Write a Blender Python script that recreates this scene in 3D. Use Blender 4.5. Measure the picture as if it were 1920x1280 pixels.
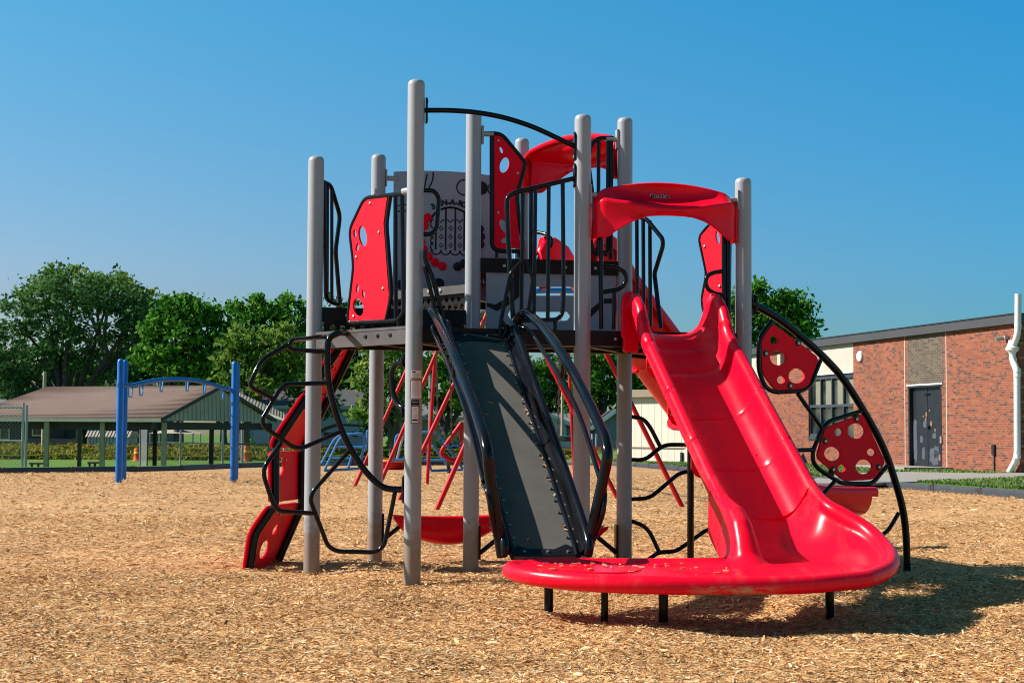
import bpy, bmesh, math, random
import numpy as np
from mathutils import Vector, Matrix, geometry
R = math.radians
S = bpy.context.scene
for o in list(bpy.data.objects):
    bpy.data.objects.remove(o)
COL = S.collection

# ------------------------------------------------------------------ camera
CAM_H, CAM_F, CAM_P, CAM_R = 1.084, 3147.0, R(3.0963), R(0.3252)   # height, focal in px of a 1920 frame, pitch, roll
cd = bpy.data.cameras.new('camera')
cam = bpy.data.objects.new('camera', cd)
COL.objects.link(cam)
cd.sensor_width = 36
cd.lens = CAM_F * 36 / 1920
cd.clip_start = 0.1
cd.clip_end = 3000
cam.matrix_world = Matrix.Translation((0, 0, CAM_H)) @ Matrix.Rotation(R(90) + CAM_P, 4, 'X') @ Matrix.Rotation(CAM_R, 4, 'Z')
S.camera = cam

# ------------------------------------------------------------------ sky, sun, exposure
SUN_EL, SUN_DIR = R(38), Vector((-0.995, 0.08))          # towards the sun, on the plan
SKY_SAT, SKY_TINT = 1.5, (0.80, 0.92, 1.06)
w = bpy.data.worlds.new('World')
S.world = w
w.use_nodes = True
nt = w.node_tree
sky = nt.nodes.new('ShaderNodeTexSky')
sky.sky_type = 'NISHITA'
sky.sun_disc = False
sky.sun_elevation = SUN_EL
sky.sun_rotation = math.atan2(SUN_DIR.x, SUN_DIR.y) % (2 * math.pi)
sky.altitude = 200
sky.air_density = 1.25
sky.dust_density = 0.35
sky.ozone_density = 2.6
bg = nt.nodes['Background']
hs = nt.nodes.new('ShaderNodeHueSaturation')
hs.inputs['Saturation'].default_value = SKY_SAT
nt.links.new(sky.outputs[0], hs.inputs['Color'])
tn = nt.nodes.new('ShaderNodeMix'); tn.data_type = 'RGBA'; tn.blend_type = 'MULTIPLY'; tn.inputs[0].default_value = 1
tn.inputs[7].default_value = (*SKY_TINT, 1)
nt.links.new(hs.outputs[0], tn.inputs[6])
tc = nt.nodes.new('ShaderNodeTexCoord')
sxyz = nt.nodes.new('ShaderNodeSeparateXYZ'); nt.links.new(tc.outputs['Generated'], sxyz.inputs[0])
last = tn.outputs[2]
for axis, lo, hi, cols in ((2, 0.0, 0.6, [(0.0, (.60, .70, .94)), (0.14, (.68, .78, .97)), (0.42, (1.0, 1.34, 1.12)), (0.58, (2.6, 1.5, .92)), (1.0, (3.6, 1.5, .74))]),
                           (0, -1.0, 1.0, [(0.0, (1.1, 1.0, 1.0)), (0.325, (1.32, 1.0, .95)), (0.675, (.42, .86, .99)), (0.85, (1.15, 1.0, .95)), (1.0, (1.15, 1.0, .95))])):   # clearer, deeper blue away from the sun
    mr = nt.nodes.new('ShaderNodeMapRange'); mr.inputs['From Min'].default_value = lo; mr.inputs['From Max'].default_value = hi
    nt.links.new(sxyz.outputs[axis], mr.inputs[0])
    rp = nt.nodes.new('ShaderNodeValToRGB'); e = rp.color_ramp.elements
    while len(e) < len(cols): e.new(0.5)
    for x_, (p_, c_) in zip(e, cols):
        x_.position = p_; x_.color = (*c_, 1)
    nt.links.new(mr.outputs[0], rp.inputs[0])
    m_ = nt.nodes.new('ShaderNodeMix'); m_.data_type = 'RGBA'; m_.blend_type = 'MULTIPLY'; m_.inputs[0].default_value = 1
    nt.links.new(last, m_.inputs[6]); nt.links.new(rp.outputs[0], m_.inputs[7]); last = m_.outputs[2]
nt.links.new(last, bg.inputs[0])
bg.inputs[1].default_value = 0.066
sd = bpy.data.lights.new('sun', 'SUN')
sd.energy = 5.0
sd.angle = R(0.5)
sd.color = (1.0, 0.95, 0.885)
sun = bpy.data.objects.new('sun', sd)
COL.objects.link(sun)
sv = Vector((SUN_DIR.x * math.cos(SUN_EL), SUN_DIR.y * math.cos(SUN_EL), math.sin(SUN_EL)))
sun.rotation_euler = sv.to_track_quat('Z', 'Y').to_euler()
S.view_settings.view_transform = 'Standard'
S.view_settings.look = 'None'
S.view_settings.exposure = 0.8
S.view_settings.gamma = 1
S.render.engine = 'CYCLES'
S.cycles.use_denoising = True
S.cycles.filter_width = 1.05
S.cycles.max_bounces = 6
S.cycles.transparent_max_bounces = 8
S.cycles.caustics_reflective = False
S.cycles.caustics_refractive = False

# ------------------------------------------------------------------ measuring: rays of the survey camera
_F = Vector((0, math.cos(CAM_P), math.sin(CAM_P)))
_U = Vector((0, -math.sin(CAM_P), math.cos(CAM_P)))
_X = Vector((1, 0, 0))
_C = Vector((0, 0, CAM_H))

def ray(px, py):
    x, y = px - 960, py - 640
    c, s = math.cos(CAM_R), math.sin(CAM_R)
    return _F * CAM_F + _X * (c * x + s * y) - _U * (-s * x + c * y)

def at(px, py, Y):                      # the point of that ray at ground distance Y
    d = ray(px, py)
    return _C + d * (Y / d.y)

def atz(px, py, z):                     # ... at height z
    d = ray(px, py)
    return _C + d * ((z - CAM_H) / d.z)

class Plane:                            # vertical plane on a plan line; ex along, ez up
    def __init__(s, p, q, off=0.0):
        s.ex = Vector((q[0] - p[0], q[1] - p[1], 0)).normalized()
        s.n = Vector((s.ex.y, -s.ex.x, 0))
        s.o = Vector((p[0], p[1], 0)) + s.n * off
    def px(s, x, y):
        d = ray(x, y)
        return _C + d * ((s.o - _C).dot(s.n) / d.dot(s.n))
    def uv(s, x, y):
        p = s.px(x, y) - s.o
        return (p.dot(s.ex), p.z)
    def P(s, u, v, off=0.0):
        return s.o + s.ex * u + s.n * off + Vector((0, 0, v))

# ------------------------------------------------------------------ mesh building
class MB:
    def __init__(s):
        s.v, s.f, s.m = [], [], []
    def add(s, vs, fs, m=0):
        k = len(s.v)
        s.v += [tuple(p) for p in vs]
        s.f += [tuple(i + k for i in f) for f in fs]
        s.m += [m] * len(fs)
        return s
    def tube(s, pts, r, seg=10, m=0, closed=False, cap=True):
        pts = [Vector(p) for p in pts]
        n = len(pts)
        rr = r if isinstance(r, (list, tuple)) else [r] * n
        vs, fs = [], []
        up = None
        for i, p in enumerate(pts):
            if closed:
                t = (pts[(i + 1) % n] - pts[i - 1])
            else:
                t = pts[min(i + 1, n - 1)] - pts[max(i - 1, 0)]
            t = t.normalized() if t.length > 1e-9 else Vector((0, 0, 1))
            if up is None:
                up = Vector((0, 0, 1)) if abs(t.z) < 0.9 else Vector((1, 0, 0))
            a = (up - t * up.dot(t))
            if a.length < 1e-6:
                a = t.orthogonal()
            a.normalize()
            up = a
            b = t.cross(a)
            for k in range(seg):
                th = 2 * math.pi * k / seg
                vs.append(p + (a * math.cos(th) + b * math.sin(th)) * rr[i])
        for i in range(n if closed else n - 1):
            j = (i + 1) % n
            for k in range(seg):
                l = (k + 1) % seg
                fs.append((i * seg + k, i * seg + l, j * seg + l, j * seg + k))
        if cap and not closed:
            fs.append(tuple(range(seg - 1, -1, -1)))
            fs.append(tuple((n - 1) * seg + k for k in range(seg)))
        return s.add(vs, fs, m)
    def box(s, c, hx, hy, hz, m=0):
        c, hx, hy, hz = Vector(c), Vector(hx), Vector(hy), Vector(hz)
        vs = [c + hx * a + hy * b + hz * d for a in (-1, 1) for b in (-1, 1) for d in (-1, 1)]
        fs = [(0, 1, 3, 2), (4, 6, 7, 5), (0, 4, 5, 1), (2, 3, 7, 6), (0, 2, 6, 4), (1, 5, 7, 3)]
        return s.add(vs, fs, m)
    def bar(s, p, q, w, h, m=0):        # box beam between two points, w across (horizontal), h up
        p, q = Vector(p), Vector(q)
        t = (q - p)
        a = Vector((-t.y, t.x, 0))
        a = a.normalized() if a.length > 1e-6 else Vector((1, 0, 0))
        b = t.cross(a).normalized()
        return s.box((p + q) / 2, t / 2, a * w / 2, b * h / 2, m)
    def prism(s, pts, d, m=0):          # polygon pushed along d
        pts = [Vector(p) for p in pts]
        d = Vector(d)
        n = len(pts)
        fs = [tuple(range(n - 1, -1, -1)), tuple(range(n, 2 * n))]
        fs += [(i, (i + 1) % n, n + (i + 1) % n, n + i) for i in range(n)]
        return s.add(pts + [p + d for p in pts], fs, m)
    def ball(s, c, rx, ry=None, rz=None, nu=14, nv=8, m=0):
        ry = rx if ry is None else ry
        rz = rx if rz is None else rz
        c = Vector(c)
        vs = [c + Vector((0, 0, rz))]
        for i in range(1, nv):
            a = math.pi * i / nv
            for k in range(nu):
                b = 2 * math.pi * k / nu
                vs.append(c + Vector((rx * math.sin(a) * math.cos(b), ry * math.sin(a) * math.sin(b), rz * math.cos(a))))
        vs.append(c - Vector((0, 0, rz)))
        fs = [(0, 1 + k, 1 + (k + 1) % nu) for k in range(nu)]
        for i in range(nv - 2):
            for k in range(nu):
                l = (k + 1) % nu
                fs.append((1 + i * nu + k, 1 + (i + 1) * nu + k, 1 + (i + 1) * nu + l, 1 + i * nu + l))
        e = len(vs) - 1
        fs += [(e, 1 + (nv - 2) * nu + (k + 1) % nu, 1 + (nv - 2) * nu + k) for k in range(nu)]
        return s.add(vs, fs, m)
    def bolt(s, p, n, r=0.012, m=1):
        p, n = Vector(p), Vector(n).normalized()
        return s.tube([p, p + n * 0.006, p + n * 0.009], [r, r, r * 0.5], 8, m)
    def sheet(s, rows, m=0, flip=False):  # grid of points, rows x cols
        n = len(rows[0])
        fs = []
        for i in range(len(rows) - 1):
            for k in range(n - 1):
                q = (i * n + k, i * n + k + 1, (i + 1) * n + k + 1, (i + 1) * n + k)
                fs.append(q[::-1] if flip else q)
        return s.add([p for r in rows for p in r], fs, m)
    def loft(s, rings, m=0, cap=True):    # closed rings
        n = len(rings[0])
        fs = []
        for i in range(len(rings) - 1):
            for k in range(n):
                l = (k + 1) % n
                fs.append((i * n + k, i * n + l, (i + 1) * n + l, (i + 1) * n + k))
        if cap:
            fs.append(tuple(range(n - 1, -1, -1)))
            fs.append(tuple((len(rings) - 1) * n + k for k in range(n)))
        return s.add([p for r in rings for p in r], fs, m)

def fillet(pts, r=0.05, n=5, closed=False):
    pts = [Vector(p) for p in pts]
    out = []
    N = len(pts)
    for i, p in enumerate(pts):
        if not closed and i in (0, N - 1):
            out.append(p)
            continue
        a, b = pts[i - 1] - p, pts[(i + 1) % N] - p
        d = min(r, a.length * 0.45, b.length * 0.45)
        A, B = p + a.normalized() * d, p + b.normalized() * d
        for k in range(n):
            t = k / (n - 1)
            out.append(A * (1 - t) ** 2 + p * 2 * t * (1 - t) + B * t * t)
    return out

def curve(pts, n=6):                      # Catmull-Rom through points
    pts = [Vector(p) for p in pts]
    out = []
    for i in range(len(pts) - 1):
        p0, p1, p2, p3 = pts[max(i - 1, 0)], pts[i], pts[i + 1], pts[min(i + 2, len(pts) - 1)]
        for k in range(n):
            t = k / n
            out.append(0.5 * (2 * p1 + (p2 - p0) * t + (2 * p0 - 5 * p1 + 4 * p2 - p3) * t * t + (3 * p1 - p0 - 3 * p2 + p3) * t ** 3))
    out.append(pts[-1])
    return out

def mesh_obj(name, me, mats, parent=None, smooth=40):
    for m in (mats if isinstance(mats, (list, tuple)) else [mats]):
        me.materials.append(m)
    if smooth and len(me.polygons):
        me.shade_smooth()
        me.set_sharp_from_angle(angle=R(smooth))
    o = bpy.data.objects.new(name, me)
    COL.objects.link(o)
    if parent:
        hang(o, parent)
    return o

def hang(o, parent):
    o.parent = parent
    if parent.parent is None:
        o.matrix_parent_inverse = Matrix.LocRotScale(parent.location, parent.rotation_euler, parent.scale).inverted()

def obj(name, mb, mats, parent=None, smooth=40, fix=True):
    me = bpy.data.meshes.new(name)
    me.from_pydata(mb.v, [], mb.f)
    me.polygons.foreach_set('material_index', mb.m)
    if fix:
        bm = bmesh.new()
        bm.from_mesh(me)
        bmesh.ops.recalc_face_normals(bm, faces=bm.faces)
        bm.to_mesh(me)
        bm.free()
    me.update()
    return mesh_obj(name, me, mats, parent, smooth)

def fast(name, V, Q, mats, parent=None, smooth=0):   # numpy verts and quads
    me = bpy.data.meshes.new(name)
    V = np.ascontiguousarray(V, dtype=np.float32)
    Q = np.ascontiguousarray(Q, dtype=np.int32)
    me.vertices.add(len(V))
    me.vertices.foreach_set('co', V.ravel())
    k = Q.shape[1]
    me.loops.add(Q.size)
    me.loops.foreach_set('vertex_index', Q.ravel())
    me.polygons.add(len(Q))
    me.polygons.foreach_set('loop_start', np.arange(len(Q), dtype=np.int32) * k)
    me.update(calc_edges=True)
    return mesh_obj(name, me, mats, parent, smooth)

def curve_mesh(cu):
    o = bpy.data.objects.new('tmp', cu)
    COL.objects.link(o)
    dg = bpy.context.evaluated_depsgraph_get()
    me = bpy.data.meshes.new_from_object(o.evaluated_get(dg))
    vs = [v.co.copy() for v in me.vertices]
    fs = [tuple(p.vertices) for p in me.polygons]
    bpy.data.objects.remove(o)
    bpy.data.meshes.remove(me)
    return vs, fs

def plate(mb, pl, outline, holes, th, off=0.0, m=0, bevel=0.003):   # flat plate with holes in a Plane, outlines in (u, v)
    cu = bpy.data.curves.new('tmp', 'CURVE')
    cu.dimensions = '2D'
    cu.fill_mode = 'BOTH'
    cu.extrude = th / 2 - bevel
    cu.bevel_depth = bevel
    cu.bevel_resolution = 1
    for poly in [outline] + list(holes):
        sp = cu.splines.new('POLY')
        sp.points.add(len(poly) - 1)
        for p, q in zip(sp.points, poly):
            p.co = (q[0], q[1], 0, 1)
        sp.use_cyclic_u = True
    vs, fs = curve_mesh(cu)
    mb.add([pl.P(v.x, v.y, off + v.z) for v in vs], fs, m)

def oval(pl, x, y, rx, ry, rot=0, n=20):     # ellipse as seen, laid into a plane
    out = []
    for k in range(n):
        a = 2 * math.pi * k / n
        u, v = rx * math.cos(a), ry * math.sin(a)
        c, s = math.cos(R(rot)), math.sin(R(rot))
        out.append(pl.uv(x + c * u - s * v, y + s * u + c * v))
    return out

def text_mesh(s, size, ext=0.0, offset=0.0, bold=False):
    cu = bpy.data.curves.new('tmp', 'FONT')
    cu.body = s
    cu.size = size
    cu.extrude = ext
    cu.offset = offset
    cu.align_x = 'CENTER'
    cu.align_y = 'CENTER'
    cu.resolution_u = 4
    return curve_mesh(cu)

def thing(name, label, cat, loc, group=None):
    o = bpy.data.objects.new(name, None)
    o.empty_display_size = 0.2
    COL.objects.link(o)
    o.location = loc
    return tag(o, label, cat, group)

def tag(o, label, cat=None, group=None, kind=None):
    o['label'] = label
    if cat: o['category'] = cat
    if group: o['group'] = group
    if kind: o['kind'] = kind
    return o

def part(name, parent, label=None):
    o = bpy.data.objects.new(name, None)
    COL.objects.link(o)
    hang(o, parent)
    if label: o['label'] = label
    return o

# ------------------------------------------------------------------ materials
def mat(name):
    m = bpy.data.materials.new(name)
    m.use_nodes = True
    t = m.node_tree
    b = t.nodes['Principled BSDF']
    return m, t, b

def N(t, kind, **kw):
    n = t.nodes.new(kind)
    for k, v in kw.items():
        if k.startswith('_'):
            setattr(n, k[1:], v)
        else:
            key = int(k[1:]) if k[0] == 'i' and k[1:].isdigit() else k
            n.inputs[key].default_value = v
    return n

def ramp(t, fac, stops):
    r = t.nodes.new('ShaderNodeValToRGB')
    e = r.color_ramp.elements
    while len(e) < len(stops): e.new(0.5)
    for x, (p, c) in zip(e, stops):
        x.position = p
        x.color = (*c, 1)
    t.links.new(fac, r.inputs[0])
    return r

def pos(t, scale=(1, 1, 1)):
    g = t.nodes.new('ShaderNodeNewGeometry')
    m = t.nodes.new('ShaderNodeMapping')
    m.inputs['Scale'].default_value = scale
    t.links.new(g.outputs['Position'], m.inputs[0])
    return m.outputs[0]

def plain(name, col, rough=0.5, var=0.12, scale=3.0, bump=0.0, bscale=60, spec=0.5, metal=0.0, coat=0.0, dirt=None):
    m, t, b = mat(name)
    v = pos(t)
    n = N(t, 'ShaderNodeTexNoise', Scale=scale, Detail=5.0, Roughness=0.6)
    t.links.new(v, n.inputs['Vector'])
    c = Vector(col)
    r = ramp(t, n.outputs[0], [(0.25, c * (1 - var)), (0.75, c * (1 + var))])
    out = r.outputs[0]
    if dirt:
        n2 = N(t, 'ShaderNodeTexNoise', Scale=dirt[1], Detail=8.0, Roughness=0.75)
        t.links.new(v, n2.inputs['Vector'])
        r2 = ramp(t, n2.outputs[0], [(dirt[2], (0, 0, 0)), (dirt[2] + 0.1, (1, 1, 1))])
        mx = N(t, 'ShaderNodeMix', _data_type='RGBA')
        t.links.new(r2.outputs[0], mx.inputs[0])
        t.links.new(out, mx.inputs[6])
        mx.inputs[7].default_value = (*dirt[0], 1)
        out = mx.outputs[2]
    t.links.new(out, b.inputs['Base Color'])
    b.inputs['Metallic'].default_value = metal
    b.inputs['Specular IOR Level'].default_value = spec
    b.inputs['Coat Weight'].default_value = coat
    rr = N(t, 'ShaderNodeMapRange')
    rr.inputs['To Min'].default_value = max(0.02, rough - 0.1)
    rr.inputs['To Max'].default_value = min(1, rough + 0.1)
    t.links.new(n.outputs[0], rr.inputs[0])
    t.links.new(rr.outputs[0], b.inputs['Roughness'])
    if bump:
        nb = N(t, 'ShaderNodeTexNoise', Scale=bscale, Detail=4.0)
        t.links.new(v, nb.inputs['Vector'])
        bp = N(t, 'ShaderNodeBump', Strength=bump, Distance=0.01)
        t.links.new(nb.outputs[0], bp.inputs['Height'])
        t.links.new(bp.outputs[0], b.inputs['Normal'])
    return m

M = {}
M['post'] = plain('grey_paint', (0.295, 0.31, 0.33), 0.36, 0.05, 1.5, 0.04, 140, dirt=((0.24, 0.22, 0.2), 5, 0.66))
# splashed dirt on the lowest part of the posts
_t = M['post'].node_tree; _b = _t.nodes['Principled BSDF']; _src = _b.inputs['Base Color'].links[0].from_socket
_g = _t.nodes.new('ShaderNodeNewGeometry'); _s = N(_t, 'ShaderNodeSeparateXYZ'); _t.links.new(_g.outputs['Position'], _s.inputs[0])
_n = N(_t, 'ShaderNodeTexNoise', Scale=16.0, Detail=6.0, Roughness=0.7); _t.links.new(_g.outputs['Position'], _n.inputs['Vector'])
_m = N(_t, 'ShaderNodeMath', _operation='MULTIPLY_ADD'); _t.links.new(_n.outputs[0], _m.inputs[0]); _m.inputs[1].default_value = -.55; _t.links.new(_s.outputs[2], _m.inputs[2])
_r = ramp(_t, _m.outputs[0], [(0.0, (.75, .75, .75)), (0.16, (0, 0, 0))])
_x = N(_t, 'ShaderNodeMix', _data_type='RGBA'); _t.links.new(_r.outputs[0], _x.inputs[0]); _t.links.new(_src, _x.inputs[6]); _x.inputs[7].default_value = (.20, .13, .075, 1)
_t.links.new(_x.outputs[2], _b.inputs['Base Color'])
M['red'] = plain('red_plastic', (0.78, 0.002, 0.022), 0.28, 0.06, 2.5, 0.05, 160, spec=0.18, dirt=((0.55, 0.012, 0.03), 9, 0.68))
M['redpanel'] = plain('red_sheet_plastic', (0.80, 0.002, 0.02), 0.55, 0.06, 3, 0.04, 200, spec=0.12)
M['black'] = plain('black_gloss_coat', (0.005, 0.006, 0.009), 0.15, 0.25, 6, 0.02, 90, spec=0.22, dirt=((0.03, 0.026, 0.024), 14, 0.7))
M['deckblk'] = plain('dark_deck_coat', (0.010, 0.007, 0.0075), 0.42, 0.2, 8, 0.1, 120, spec=0.18)
M['worn'] = plain('worn_grey_coat', (0.075, 0.066, 0.065), 0.45, 0.2, 9, 0.05, 100)
M['bolt'] = plain('zinc_bolt', (0.38, 0.37, 0.36), 0.3, 0.05, 10, metal=0.9)
M['panel'] = plain('slate_grey_sheet', (0.27, 0.315, 0.36), 0.45, 0.05, 3, 0.03, 200)
M['ink'] = plain('black_inlay', (0.006, 0.006, 0.009), 0.5, 0.1, 5, spec=0.25)
M['rubber'] = plain('grey_rubber_belt', (0.112, 0.103, 0.09), 0.9, 0.15, 5, 0.12, 120, spec=0.06, dirt=((0.15, 0.135, 0.11), 7, 0.64))
M['white'] = plain('white_paint', (0.72, 0.71, 0.69), 0.5, 0.05, 3)
M['sticker'] = plain('white_sticker', (0.86, 0.83, 0.83), 0.4, 0.05, 30)
M['orange'] = plain('orange_sticker', (0.7, 0.16, 0.02), 0.5, 0.05, 30)
M['type'] = plain('small_print', (0.42, 0.41, 0.42), 0.5, 0.1, 30)
M['blue'] = plain('blue_paint', (0.004, 0.125, 0.46), 0.35, 0.15, 3, dirt=((0.02, 0.20, 0.5), 6, 0.62))
M['skyblue'] = plain('light_blue_paint', (0.03, 0.17, 0.42), 0.45, 0.2, 2)
M['galv'] = plain('galvanised_pipe', (0.36, 0.36, 0.36), 0.4, 0.1, 6, metal=0.6)
M['chain'] = plain('weathered_chain', (0.16, 0.12, 0.09), 0.6, 0.2, 20, metal=0.4)
M['swingred'] = plain('red_paint', (0.46, 0.006, 0.012), 0.45, 0.12, 2, spec=0.2, dirt=((0.36, 0.03, 0.028), 5, 0.64))

# the moulded red plastic also carries dusty streaks, and the shelf edge a scraped patch
def red_wear(name, scrape):
    m = M['red'].copy(); m.name = name
    t = m.node_tree; b = t.nodes['Principled BSDF']
    src = b.inputs['Base Color'].links[0].from_socket
    st_ = N(t, 'ShaderNodeTexNoise', Scale=1.0, Detail=6.0, Roughness=0.7); t.links.new(pos(t, (9, 1.2, 2.0)), st_.inputs['Vector'])
    rr_ = ramp(t, st_.outputs[0], [(.56, (0, 0, 0)), (.74, (.16, .16, .16))])
    mx = N(t, 'ShaderNodeMix', _data_type='RGBA'); t.links.new(rr_.outputs[0], mx.inputs[0]); t.links.new(src, mx.inputs[6]); mx.inputs[7].default_value = (.55, .16, .13, 1)
    out = mx.outputs[2]
    if scrape:
        g = t.nodes.new('ShaderNodeNewGeometry'); sx = N(t, 'ShaderNodeSeparateXYZ'); t.links.new(g.outputs['Position'], sx.inputs[0])
        fac = None
        for ax, lo, hi, soft in ((0, 1.02, 1.34, .12), (2, .238, .282, .012)):
            for a_, b_ in ((lo - soft, lo + soft), (hi + soft, hi - soft)):
                mr = N(t, 'ShaderNodeMapRange'); mr.inputs['From Min'].default_value = a_; mr.inputs['From Max'].default_value = b_
                t.links.new(sx.outputs[ax], mr.inputs[0])
                if fac is None: fac = mr.outputs[0]
                else:
                    ml = N(t, 'ShaderNodeMath', _operation='MULTIPLY'); t.links.new(fac, ml.inputs[0]); t.links.new(mr.outputs[0], ml.inputs[1]); fac = ml.outputs[0]
        nz = N(t, 'ShaderNodeTexNoise', Scale=1.0, Detail=5.0, Roughness=.7); t.links.new(pos(t, (14, 20, 60)), nz.inputs['Vector'])
        r3 = ramp(t, nz.outputs[0], [(.46, (0, 0, 0)), (.54, (1, 1, 1))])
        ml = N(t, 'ShaderNodeMath', _operation='MULTIPLY'); t.links.new(fac, ml.inputs[0]); t.links.new(r3.outputs[0], ml.inputs[1])
        m2 = N(t, 'ShaderNodeMix', _data_type='RGBA'); t.links.new(ml.outputs[0], m2.inputs[0]); t.links.new(out, m2.inputs[6]); m2.inputs[7].default_value = (.45, .26, .16, 1)
        out = m2.outputs[2]
    t.links.new(out, b.inputs['Base Color'])
    return m
M['redchute'] = red_wear('red_plastic_worn', False)
M['redshelf'] = red_wear('red_plastic_scraped', True)

# ------------------------------------------------------------------ the play structure: triangular lattice of posts
TH = R(11.72)
SP = 1.22
vA = Vector((math.cos(TH), math.sin(TH), 0))              # along the front
vB = Vector((math.cos(TH + R(60)), math.sin(TH + R(60)), 0))
vC = vB - vA
O3 = Vector((-0.69, 11.81, 0))
def lat(i, j): return O3 + vA * (SP * i) + vB * (SP * j)
PP = {1: lat(-1, 1), 2: lat(-1, 2), 3: lat(0, 0), 4: lat(0, 1), 5: lat(1, 0), 6: lat(1, 1), 7: lat(2, 0), 8: lat(0, 2)}
PH = {1: 3.18, 2: 3.39, 3: 3.582, 4: 3.582, 5: 3.386, 6: 3.584, 7: 2.97, 8: 3.575}
PR = 0.0605
Z0, Z1, Z2, Z3 = 1.82, 2.025, 2.225, 2.435
nF = Vector((vA.y, -vA.x, 0))                             # out of the front, towards the viewer
UP = Vector((0, 0, 1))

play = thing('play_structure', 'large red black and grey climbing structure with two red slides and eight grey posts', 'playground set', (0.4, 12.6, 0))

for k, p in PP.items():
    mb = MB()
    h, r = PH[k], PR
    prof = [(-0.3, r), (h - r * 0.75, r), (h - r * 0.45, r * 0.97), (h - r * 0.2, r * 0.83), (h - r * 0.06, r * 0.55), (h, r * 0.2)]
    mb.tube([p + UP * z for z, _ in prof], [q for _, q in prof], 32)
    po = obj('post', mb, M['post'], play, 60)
    if k == 3: post3 = po

def E(i, j, off=0.0): return Plane(PP[i], PP[j], off)
E13, E12, E35, E57, E67, E46, E28, E24, E14, E86 = E(1, 3), E(1, 2), E(3, 5), E(5, 7), E(6, 7), E(4, 6), E(2, 8), E(4, 2), E(1, 4), E(8, 6)

def pxs(pl, pts): return [pl.px(*p) for p in pts]
def bent(mb, pl, pts, r, fr=0.05, closed=False, seg=10, m=0):
    return mb.tube(fillet(pxs(pl, pts), fr, 5, closed), r, seg, m, closed)

# decks ---------------------------------------------------------------
def deck(tris, z, edges):
    d = MB()
    for t in tris:
        c = (PP[t[0]] + PP[t[1]] + PP[t[2]]) / 3
        pts = [c + (PP[k] - c) * 0.97 + UP * (z - 0.035) for k in t]
        d.prism(pts, UP * 0.032)
        for s in (0.32, 0.62):           # ribs under the deck
            a, b = PP[t[0]].lerp(PP[t[1]], s), PP[t[0]].lerp(PP[t[2]], s)
            d.bar(a.lerp(b, 0.1) + UP * (z - 0.07), a.lerp(b, 0.9) + UP * (z - 0.07), 0.03, 0.07)
    for i, j in edges:
        a, b = PP[i], PP[j]
        t = (b - a).normalized()
        d.bar(a + t * 0.058 + UP * (z - 0.058), b - t * 0.058 + UP * (z - 0.058), 0.045, 0.112)
        n = Vector((t.y, -t.x, 0))
        for s in (0.2, 0.4, 0.6, 0.8):
            for sg in (1, -1):
                d.bolt(a.lerp(b, s) + n * 0.0225 * sg + UP * (z - 0.06), n * sg, 0.013)
    return d
dk = obj('deck', deck([(1, 3, 4), (3, 5, 4), (5, 6, 4), (5, 7, 6)], Z0, [(1, 4), (3, 5), (5, 7), (7, 6), (6, 4), (3, 4), (4, 5), (5, 6)]), [M['deckblk'], M['bolt']], play)
eb = MB()
a, b = PP[1], PP[3]
t = (b - a).normalized(); n13 = Vector((t.y, -t.x, 0))
if n13.y > 0: n13 = -n13
eb.bar(a + t * 0.058 + UP * (Z0 - 0.058), b - t * 0.058 + UP * (Z0 - 0.058), 0.05, 0.112)
eb.bar(a + t * 0.058 + n13 * 0.02 + UP * (Z0 + 0.0), b - t * 0.058 + n13 * 0.02 + UP * (Z0 + 0.0), 0.018, 0.02)
for s in (0.56, 0.68, 0.8):
    eb.bolt(a.lerp(b, s) + n13 * 0.025 + UP * (Z0 - 0.045), n13, 0.017, 1)
obj('deck_edge', eb, [M['worn'], M['ink']], play)
obj('deck', deck([(1, 2, 4)], Z1, [(1, 4), (1, 2), (2, 4)]), [M['deckblk'], M['bolt']], play)
obj('deck', deck([(2, 4, 8)], Z2, [(4, 8), (2, 8)]), [M['deckblk'], M['bolt']], play)
eb = MB()
a, b = PP[4], PP[2]
t = (b - a).normalized(); nn = Vector((t.y, -t.x, 0))
if nn.y > 0: nn = -nn
eb.bar(a + t * 0.058 + UP * (Z2 - 0.03), b - t * 0.058 + UP * (Z2 - 0.03), 0.05, 0.066)
for s in (0.3, 0.42): eb.bolt(a.lerp(b, s) + nn * 0.025 + UP * (Z2 - 0.03), nn, 0.016)
obj('deck_edge', eb, [M['worn'], M['bolt']], play)
obj('deck', deck([(4, 6, 8)], Z3, [(4, 6), (4, 8), (6, 8)]), [M['deckblk'], M['bolt']], play)

def riser(i, j, zlo, zhi, off=0.012):      # perforated riser between two deck levels
    pl = E(i, j)
    L = (PP[j] - PP[i]).length
    holes = []
    rows = max(1, int((zhi - zlo) / 0.062))
    cols = 13
    for a in range(rows):
        for c in range(cols):
            u = 0.1 + (L - 0.2) * (c + 0.5 + 0.5 * (a % 2)) / (cols + 0.5)
            v = zlo + (zhi - zlo) * (a + 0.5) / rows
            holes.append([(u + 0.021 * math.cos(q * math.pi / 5), v + 0.026 * math.sin(q * math.pi / 5)) for q in range(10)])
    mb = MB()
    plate(mb, pl, [(0.07, zlo), (L - 0.07, zlo), (L - 0.07, zhi), (0.07, zhi)], holes, 0.008, off, 0, 0.0005)
    return obj('riser', mb, M['deckblk'], play)
riser(1, 4, Z0 + 0.002, Z1 - 0.115)
riser(4, 2, Z1 + 0.002, Z2 - 0.064)
riser(4, 8, Z2 + 0.002, Z3 - 0.115)

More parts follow.
